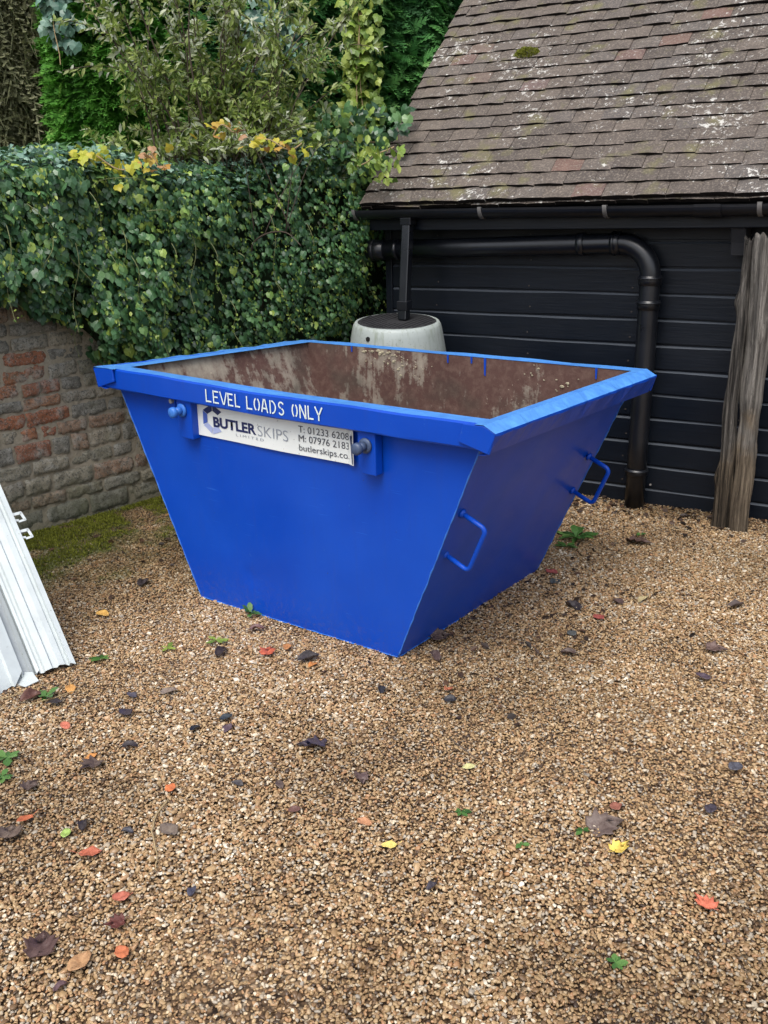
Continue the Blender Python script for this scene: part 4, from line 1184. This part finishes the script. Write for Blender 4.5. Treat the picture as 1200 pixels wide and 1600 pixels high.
clump('climbing_plant', 'yellow green climber trailing straight down the dark conifer', 'climber', 566, 80, 7.18, (.07,.03,.42), 420, IVY, (.035,.085), 'lime', [((.02,.7),(-.06,-.7)),((-.05,.6),(.03,-.8))])
clump('bramble', 'tangle of green bramble leaves above the ivy by the roof', 'bramble', 550, 225, 6.3, (.20,.15,.12), 420, IVY, (.035,.075), 'ivy', [((-.45,.05),(.2,.0)),((-.1,.2),(.3,-.2))])
clump('bramble', 'pale leaved bramble tips touching the roof verge', 'bramble', 585, 245, 5.9, (.08,.08,.07), 110, OVAL, (.03,.06), 'lime', [((-.1,-.05),(.1,.05))])
clump('ivy_climber', 'blue grey ivy patch high on the dark conifer', 'ivy', 425, 50, 6.98, (.11,.05,.12), 150, IVY, (.05,.10), 'ivy_pale', [((.0,.3),(-.03,-.3))])
clump('ivy_climber', 'blue grey ivy patch topmost on the bright conifer', 'ivy', 92, 18, 6.78, (.055,.03,.10), 110, IVY, (.04,.08), 'ivy_pale', [((.0,.3),(-.03,-.3))])
clump('ivy_climber', 'fresh green ivy sprig between the shrub and yellow climber', 'ivy', 500, 190, 6.6, (.10,.08,.07), 110, OVAL, (.04,.08), 'shrub', [((-.15,-.1),(.15,.08))])

# ================================================================== WHITE PANELS, LOWER LEFT
lean = np.array([-.518, .159, .606]); lean /= np.linalg.norm(lean)
def panel(p0, p1, length, mat, label, profile, lift=0.0, name='cladding_panel', ragged=.006, clip=False):
    """p0,p1 ground ends of the foot of the panel; profile: (fraction across, height)"""
    p0 = np.array(p0); p1 = np.array(p1); ac = p1-p0; nn = np.cross(ac/np.linalg.norm(ac), lean); nn /= np.linalg.norm(nn)
    if nn[2] < 0: nn = -nn
    root = empty(name, p0); tag(root, label, 'panel', 'white panels leaning together')
    mb = MB(); ny = 20; vs = []; m = len(profile)
    for j in range(ny+1):
        t = j/ny
        for q, (f, h_) in enumerate(profile):
            e = random.gauss(0, ragged) if j == 0 else 0
            vs.append(ac*f + lean*(length*t + e) + nn*(h_ + lift + .002*math.sin(t*9+f*3)))
    mb.add(vs, [(j*m+q, j*m+q+1, (j+1)*m+q+1, (j+1)*m+q) for j in range(ny) for q in range(m-1)])
    o = mb.build('sheet', mat, root); s_ = o.modifiers.new('thick', 'SOLIDIFY'); s_.thickness = .0035; s_.offset = -1
    if clip:
        for L0 in (.60, .68):
            k = MB(); b0 = lean*L0 + nn*(lift-.004) + ac*.02; e = -ac/np.linalg.norm(ac)
            for a_, b_, w in (((0,0),(.038,.004),.008), ((.038,.004),(.044,-.030),.007), ((.044,-.030),(.020,-.034),.006), ((.0,-.026),(.018,-.028),.006)):
                A = b0 + e*a_[0] + lean*a_[1]; B = b0 + e*b_[0] + lean*b_[1]; dd = (B-A)/np.linalg.norm(B-A); sd_ = np.cross(dd, nn)*w*.75; k.prism([A-sd_-dd*w*.4, B-sd_+dd*w*.4, B+sd_+dd*w*.4, A+sd_-dd*w*.4], nn*-.002, nn*.002)
            k.build('edge_clip', mat, root)
    return root
def gp(u, v): return at(u, v)
prof_a = [(0,-.012),(.0,.006),(.10,.008),(.13,-.004),(.24,-.004),(.27,.008),(.40,.010),(.46,.004),(.58,.004),(.62,.014),(.78,.014),(.82,.002),(.93,.002),(.95,.012),(1,.012),(1,-.012)]
prof_b = [(0,-.01),(0,.0),(.30,.0),(.36,.008),(.46,.008),(.50,0),(1,0),(1,-.01)]
P = [gp(116,1040), gp(57,1054), gp(31,1066), gp(-22,1090), gp(-70,1108)]
panel(P[0], P[1], 2.55, MT['white'], 'white ridged panel with edge clips leaning nearest the skip', prof_a, .022, clip=True)
panel(P[1]+(P[1]-P[2])*.2, P[2], 2.50, MT['grey'], 'grey recessed panel between two white leaning panels', prof_b, .004)
panel(P[2]+(P[1]-P[2])*.12, P[3], 2.50, MT['white'], 'white leaning panel with torn dirty foot beside the grey one', [(0,-.012),(0,.012),(.3,.012),(.34,.002),(.7,.002),(.74,.012),(1,.012),(1,-.012)], .012, ragged=.014)
panel(P[3], P[4], 2.45, MT['white'], 'outermost white ridged panel, farthest from the skip', prof_a, .010)
k = MB(); c = gp(33,1066); vs = []
for q, (x, y, z) in enumerate([(-.03,-.03,.004),(.05,-.02,.003),(.065,.03,.010),(.02,.04,.03),(-.03,.03,.022)]): vs.append(c + np.array([x,y,z]))
k.add(vs, [(0,1,2,3,4)]); o = k.build('torn_scrap', MT['white']); s_ = o.modifiers.new('t','SOLIDIFY'); s_.thickness = .003
tag(o, 'torn white scrap lying at the foot of the leaning panels', 'scrap')

# ================================================================== MOSS, WEEDS, LEAVES, TWIGS
def moss_patch():
    n = 90000; s = R.uniform(-.9, 1.4, n); u = np.abs(R.normal(0, .36, n)) + .01
    q = WALL_A[None] + WALL_T[None]*s[:, None] + WALL_N[None]*u[:, None]
    x, y = q[:, 0], q[:, 1]
    k = (noise2(x*5, y*5, 21)*.5 + noise2(x*18, y*18, 22)*.3 + R.random(n)*.26) > (.40 + u*.46)
    x, y, u = x[k], y[k], u[k]; n = len(x)
    P = np.stack([x, y, .002 + R.random(n)*.008], 1)
    tip = np.array([0,0,1.]) + R.normal(0, .7, (n, 3))
    o = scatter('moss', LANCE[0], LANCE[1], P, frames(tip, R.normal(0, 1, (n, 3))), R.uniform(.008, .019, n), MT['moss_leaf'], None, np.clip(R.normal(.5, .25, n) - u*.4, 0, 1))
    tag(o, 'green moss growing on gravel along the brick wall foot', 'moss', kind='stuff')
moss_patch()
def litter():
    n = 620
    x = R.uniform(-3.1, .6, n); y = 5.30 - np.abs(R.normal(0, .16, n))
    m2 = 260; ang = at(840, 930); x2 = ang[0] + R.normal(.06, .25, m2); y2 = ang[1] + R.normal(-.1, .45, m2)
    m3 = 90; q = at(210, 850); x3 = q[0] + R.normal(0, .35, m3); y3 = q[1] + R.normal(0, .5, m3)
    m4 = 520; x4 = R.uniform(-3.2, .5, m4); y4 = R.uniform(1.0, 5.1, m4)
    x = np.concatenate([x, x2, x3, x4]); y = np.concatenate([y, y2, y3, y4]); n = len(x)
    P = np.stack([x, y, R.uniform(.006, .014, n)], 1)
    tip = np.stack([R.normal(0, 1, n), R.normal(0, 1, n), R.normal(0, .25, n)], 1); nrm = np.array([0,0,1.]) + R.normal(0, .5, (n, 3))
    sz = R.uniform(.012, .046, n); sz[-m4:] *= .42; sz[620:880] *= .8
    o = scatter('leaf_litter', OVAL[0], OVAL[1], P, frames(tip, nrm), sz, MT['litter'], None, np.clip(R.normal(.35, .28, n), 0, 1))
    tag(o, 'small brown leaf crumbs scattered over the gravel', 'leaf litter', kind='stuff')
litter()

def fallen(u, v, px_size, kind, col, label, ang=None):
    p = at(u, v); dist = np.linalg.norm(p - CAM_O); size = px_size*dist/CAM_K*(.84 if max(col) < .2 else .96); col = tuple(min(1, c*1.7 + .006) for c in col) if max(col) < .1 else col
    half, mid = {'o': ([(0,0),(.20,.12),(.31,.36),(.30,.60),(.17,.86),(0,1.0)], .5), 'm': ([(0,0),(.24,-.06),(.50,.06),(.36,.20),(.62,.44),(.38,.47),(.40,.70),(.22,.66),(0,1.05)], .36),
                 'c': ([(0,0),(.24,.12),(.36,.36),(.34,.62),(.2,.86),(0,1.0)], .5)}[kind]
    curl = {'o': .55, 'm': .6, 'c': 1.6}[kind]*random.uniform(.6, 1.5); bend = random.uniform(-.25, .35)
    V = []; F = []
    rows = half; nn_ = 5
    def put(x, y):
        a = x*curl*2; xx = (math.sin(a)/ (curl*2)) if curl > .01 else x; zz = (1-math.cos(a))/(curl*2)
        zz += bend*(y-.5)**2 + .045*math.sin(y*9+x*7+bend*20) + .03*math.sin(y*17-x*13) ; return ((xx)*size, (y-.5)*size, zz*size)
    for hx, hy in rows:
        for i in range(-nn_, nn_+1): V.append(put(hx*i/nn_, hy + (mid-hy)*(1-abs(i)/nn_)*.35))
    w = 2*nn_+1
    for j in range(len(rows)-1):
        for i in range(w-1): F.append((j*w+i, j*w+i+1, (j+1)*w+i+1, (j+1)*w+i))
    mb = MB(); mb.add(V, F)
    st_ = [(0, (-.5-.16*k)*size, .006*k + bend*.25*size) for k in range(3)]
    mb.tube(st_, .0009, 5)
    o = mb.build('fallen_leaf', MT['fallen'], None, smooth=True)
    zmin = min(q[2] for q in V)
    o.location = (p[0], p[1], .011 - zmin*.6); o.rotation_euler = (random.gauss(0, .12), random.gauss(0, .12), random.uniform(0, 6.28) if ang is None else math.radians(ang))
    lum = .3*col[0]+.59*col[1]+.11*col[2]; col = tuple(.80*c + .20*lum*.8 for c in col); o.color = (*col, 1); s_ = o.modifiers.new('t', 'SOLIDIFY'); s_.thickness = .0006
    tag(o, label, 'leaf', 'fallen leaves on the gravel'); return o
DK = (.022,.016,.018); DB = (.055,.034,.026); PU = (.04,.028,.034); OR = (.62,.15,.025); RO = (.48,.10,.04); YE = (.72,.50,.02); TN = (.42,.20,.07); GB = (.16,.11,.08); BK = (.012,.012,.016)
LEAVES = [
 (267,1236,26,'o',(.70,.17,.02),'bright orange leaf at the tip of a bent pale twig'),
 (143,1187,22,'o',(.62,.24,.02),'small orange leaf resting against a dark maple leaf'),
 (140,1202,40,'m',DB,'dark brown maple leaf under a small orange leaf'),
 (190,1408,34,'o',(.50,.12,.06),'brick red oval leaf above a dull maroon one'),
 (179,1449,32,'m',(.13,.03,.02),'dull maroon leaf between two red leaves'),
 (191,1494,32,'o',(.56,.14,.03),'orange red leaf beside a large tan leaf'),
 (126,1511,46,'o',(.48,.25,.09),'large tan orange leaf below an orange red one'),
 (66,1481,56,'m',(.06,.03,.025),'large dark brown maple leaf beside the big tan orange one'),
 (95,1548,26,'c',(.085,.045,.05),'purplish curled leaf below the tan orange leaf'),
 (104,1308,25,'o',(.30,.46,.06),'lime green oval leaf beside a blackish curled one'),
 (142,1338,34,'o',(.50,.11,.04),'red brown oval leaf below the lime green one'),
 (131,1294,34,'c',DK,'blackish curled leaf beside the lime green leaf'),
 (40,1286,27,'o',(.55,.13,.03),'orange red leaf touching a grey brown maple leaf'),
 (17,1305,44,'m',GB,'grey brown maple leaf beside a small orange red one'),
 (301,1398,26,'c',(.03,.03,.05),'slate dark leaf above the brick red oval leaf'),
 (200,1304,22,'c',(.025,.025,.035),'small slate leaf between lime leaf and bent twig'),
 (486,1168,50,'m',(.035,.025,.035),'large purple black maple leaf in front of the skip'),
 (197,1118,38,'c',(.035,.026,.034),'purple black curled leaf below a slate grey one'),
 (206,1090,26,'o',(.05,.045,.06),'slate grey leaf just above a purple black one'),
 (263,1084,28,'o',(.26,.20,.15),'pale greyish tan leaf lying between panels and skip'),
 (102,1138,22,'o',(.55,.13,.06),'salmon red leaf below the white panels'),
 (111,1081,26,'o',(.62,.28,.03),'orange leaf beside the torn white panel foot'),
 (85,1102,32,'o',DK,'black wet leaf under the white panels by green weed'),
 (48,1093,40,'c',(.12,.045,.03),'reddish brown curled leaf under the panels'),
 (305,1144,24,'c',BK,'black ring shaped curled leaf before the skip'),
 (354,1126,26,'c',(.02,.028,.035),'bluish black leaf above a purple one'),
 (355,1143,28,'o',(.06,.035,.045),'dull purple leaf beneath a bluish black one'),
 (204,1170,28,'c',DK,'dark curled leaf between panels and maple leaf'),
 (50,1232,30,'m',DB,'dark brown crumpled leaf below the twin weeds'),
 (565,1222,30,'m',(.07,.042,.036),'brown crumpled leaf standing upright on open gravel'),
 (371,1229,24,'c',(.04,.035,.035),'dull dark leaf between bent twig and brown leaf'),
 (437,1231,24,'o',DB,'flat brown leaf near the upright crumpled one'),
 (570,1290,26,'o',(.55,.24,.09),'peach tan leaf above the pale yellow one'),
 (608,1326,25,'o',(.78,.60,.08),'pale yellow leaf below the peach tan one'),
 (948,1295,60,'m',(.15,.105,.085),'large grey brown maple leaf above the yellow one'),
 (971,1330,30,'m',(.78,.55,.02),'bright yellow maple leaf under a grey brown one'),
 (962,1265,30,'o',(.36,.12,.07),'dull red leaf above the large grey brown maple leaf'),
 (1098,1415,32,'m',(.70,.15,.06),'coral red leaf standing up alone on gravel'),
 (1149,1203,36,'o',(.05,.05,.065),'slate grey oval leaf above the purple black one'),
 (1110,1268,32,'o',(.032,.025,.035),'flat purple black leaf under the slate grey oval one'),
 (674,1391,24,'c',(.03,.025,.035),'small dark leaf below the pale yellow one'),
 (732,1203,22,'o',(.58,.56,.20),'pale lime two toned leaf beside a straight twig'),
 (1098,1062,30,'o',(.05,.032,.045),'dusky purple leaf alone on gravel beyond the slate oval'),
 (701,1082,24,'c',(.48,.14,.05),'rusty orange leaf in front of the skip corner'),
 (703,1097,24,'c',BK,'black leaf tucked under a rusty orange one'),
 (597,1082,24,'c',BK,'jet black leaf in front of the skip corner'),
 (345,1023,32,'c',(.022,.014,.012),'near black curled leaf beside the yellow green sprout'),
 (419,1021,26,'m',(.56,.10,.03),'scarlet leaf close to the skip front edge'),
 (449,1015,22,'o',(.50,.20,.04),'ochre orange leaf between scarlet one and skip'),
 (482,1034,46,'c',(.030,.024,.024),'broad dark leaf heap in front of the skip'),
 (489,1043,22,'o',(.62,.22,.02),'orange leaf poking from the broad dark leaf heap'),
 (402,986,28,'c',(.09,.042,.04),'maroon curled leaf under the weed at skip front'),
 (680,1030,34,'c',(.05,.03,.028),'brown crumpled leaf at the skip near bottom corner'),
 (690,998,36,'m',DB,'dark maple leaf beneath the skip sloping end'),
 (935,968,28,'o',(.42,.08,.06),'red leaf beside dark ones past the skip end'),
 (896,952,34,'c',DK,'dark curled leaf just past the skip end'),
 (893,993,28,'o',(.09,.10,.095),'grey green leaf past the skip end'),
 (888,1025,30,'c',DB,'small brown leaf below a grey green one'),
 (862,898,26,'o',(.40,.07,.06),'crimson leaf near the skip far bottom corner'),
 (868,912,30,'o',(.05,.06,.06),'dull grey leaf under the crimson one'),
 (1000,850,42,'m',(.10,.055,.042),'brown maple leaf between green weed and post'),
 (1004,940,22,'o',(.55,.45,.20),'pale straw leaf past the skip, toward the post'),
 (966,945,26,'c',(.06,.035,.03),'umber leaf close to the pale straw leaf'),
 (225,915,34,'c',DK,'black crumpled leaf by the mossy wall foot'),
 (161,963,26,'o',(.66,.36,.03),'golden orange leaf near the mossy patch'),
 (946,776,20,'o',(.62,.50,.10),'yellow leaf against the shed foot by a handle'),
 (925,783,26,'m',(.10,.06,.04),'brown leaf against the shed foot beside a yellow one'),
 (1150,950,34,'c',(.05,.034,.03),'dark brown leaf nearest below the oak post'),
 (1120,1018,34,'m',(.085,.05,.04),'mid brown leaf flattened into gravel below the dark brown one'),
 (460,1270,24,'o',(.15,.065,.05),'faded maroon leaf midway between bent twig and upright leaf'),
 (265,1302,44,'o',(.20,.15,.11),'long grey tan leaf beside the bent pale twig'),
]
for a in LEAVES: fallen(*a)
def twig(pts, rad, mat, label):
    P = [at(u, v) + np.array([0,0,.013]) for u, v in pts]; c = P[0].copy()
    Q = []
    for i in range(len(P)-1):
        for t in np.linspace(0, 1, 5)[:-1]: Q.append(P[i]+(P[i+1]-P[i])*t - c + R.normal(0, .0012, 3))
    Q.append(P[-1]-c); mb = MB(); mb.tube(Q, list(np.linspace(rad, rad*.6, len(Q))), 7)
    for k in (len(Q)//3, len(Q)*2//3): mb.tube([Q[k], Q[k]+R.normal(0, .010, 3)*np.array([1,1,.3])], rad*.5, 5)
    o = mb.build('twig', MT[mat], None, smooth=True); o.location = c; tag(o, label, 'twig')
twig([(264,1254),(243,1280),(238,1305),(246,1340),(244,1362)], .0030, 'twig', 'bent pale twig with an orange leaf at its tip')
twig([(704,1160),(744,1192)], .0024, 'wood', 'straight dark twig pointing at a pale lime leaf')
twig([(-5,1098),(40,1086),(78,1072)], .0026, 'twig', 'straw coloured stalk lying under the white panels')
twig([(20,1112),(90,1094),(130,1080)], .0022, 'twig', 'second longer straw stalk beyond the panel foot')

def weed(u, v, h_px, n, label, wide=.30, mat='weed', flat=.5):
    p = at(u, v); dist = np.linalg.norm(p-CAM_O); h_ = h_px*dist/CAM_K
    root = empty('weed', p); tag(root, label, 'weed', 'weeds in the gravel')
    for i in range(n):
        a = i*2.4 + random.gauss(0, .3); el = random.uniform(flat*.4, flat*1.6); L = h_*random.uniform(.6, 1.15)
        d = np.array([math.cos(a)*math.cos(el), math.sin(a)*math.cos(el), math.sin(el)]); s = np.array([-math.sin(a), math.cos(a), 0]); up = np.cross(s, d)*-1
        vs = []; fs = []
        m = 8
        for j in range(m+1):
            t = j/m; wdt = L*wide*.5*(math.sin(math.pi*min(1, t*.92+.04))**.8)*(.25+.75*min(1, t*2.2))
            q = d*L*t + np.array([0,0,-.35*L*t*t]); q[2] = max(q[2], .008)
            wv = 1 + .18*math.sin(j*2.7)
            for k in (-1, 0, 1): vs.append(q + s*wdt*k*wv + np.array([0,0,.10*abs(k)*wdt + .004]))
        for j in range(m):
            for k in range(2): fs.append((j*3+k, j*3+k+1, (j+1)*3+k+1, (j+1)*3+k))
        mb = MB(); mb.add(vs, fs, 0, random.random()); mb.build('leaf', MT[mat], root, smooth=True)
weed(392, 962, 26, 11, 'upright green weed growing against the skip front edge', .30, flat=.8)
weed(900, 842, 44, 13, 'broad leaved green weed rosette between skip and shed', .30, flat=.45)
weed(885, 856, 22, 6, 'small weed seedling at the edge of the rosette', .4)
weed(72, 1092, 26, 7, 'green weed under the white panels beside a black leaf', .45, flat=.6)
weed(160, 1032, 18, 6, 'small two leaved weed just off the white panels', .5, flat=.7)
weed(12, 1188, 24, 7, 'weed growing just beyond another weed', .45)
weed(4, 1218, 22, 6, 'nearer of two neighbouring weeds, beside the brown leaf', .45)
weed(720, 1274, 15, 6, 'tiny dark green seedling below the lime two toned leaf', .5)
weed(961, 1510, 22, 7, 'tiny bright seedling nearest the coral red leaf', .5)
weed(338, 1004, 22, 8, 'yellow green sprout before the scarlet leaf', .35, 'lime')
weed(262, 1015, 16, 6, 'pale sprout between the weed and white panels', .4, 'lime')
weed(815, 1325, 14, 5, 'tiny seedling midway between two yellow leaves', .5)
weed(910, 1303, 14, 5, 'tiny seedling touching the large grey brown leaf', .5)
weed(1000, 838, 12, 5, 'small sprout behind the brown maple leaf', .5)
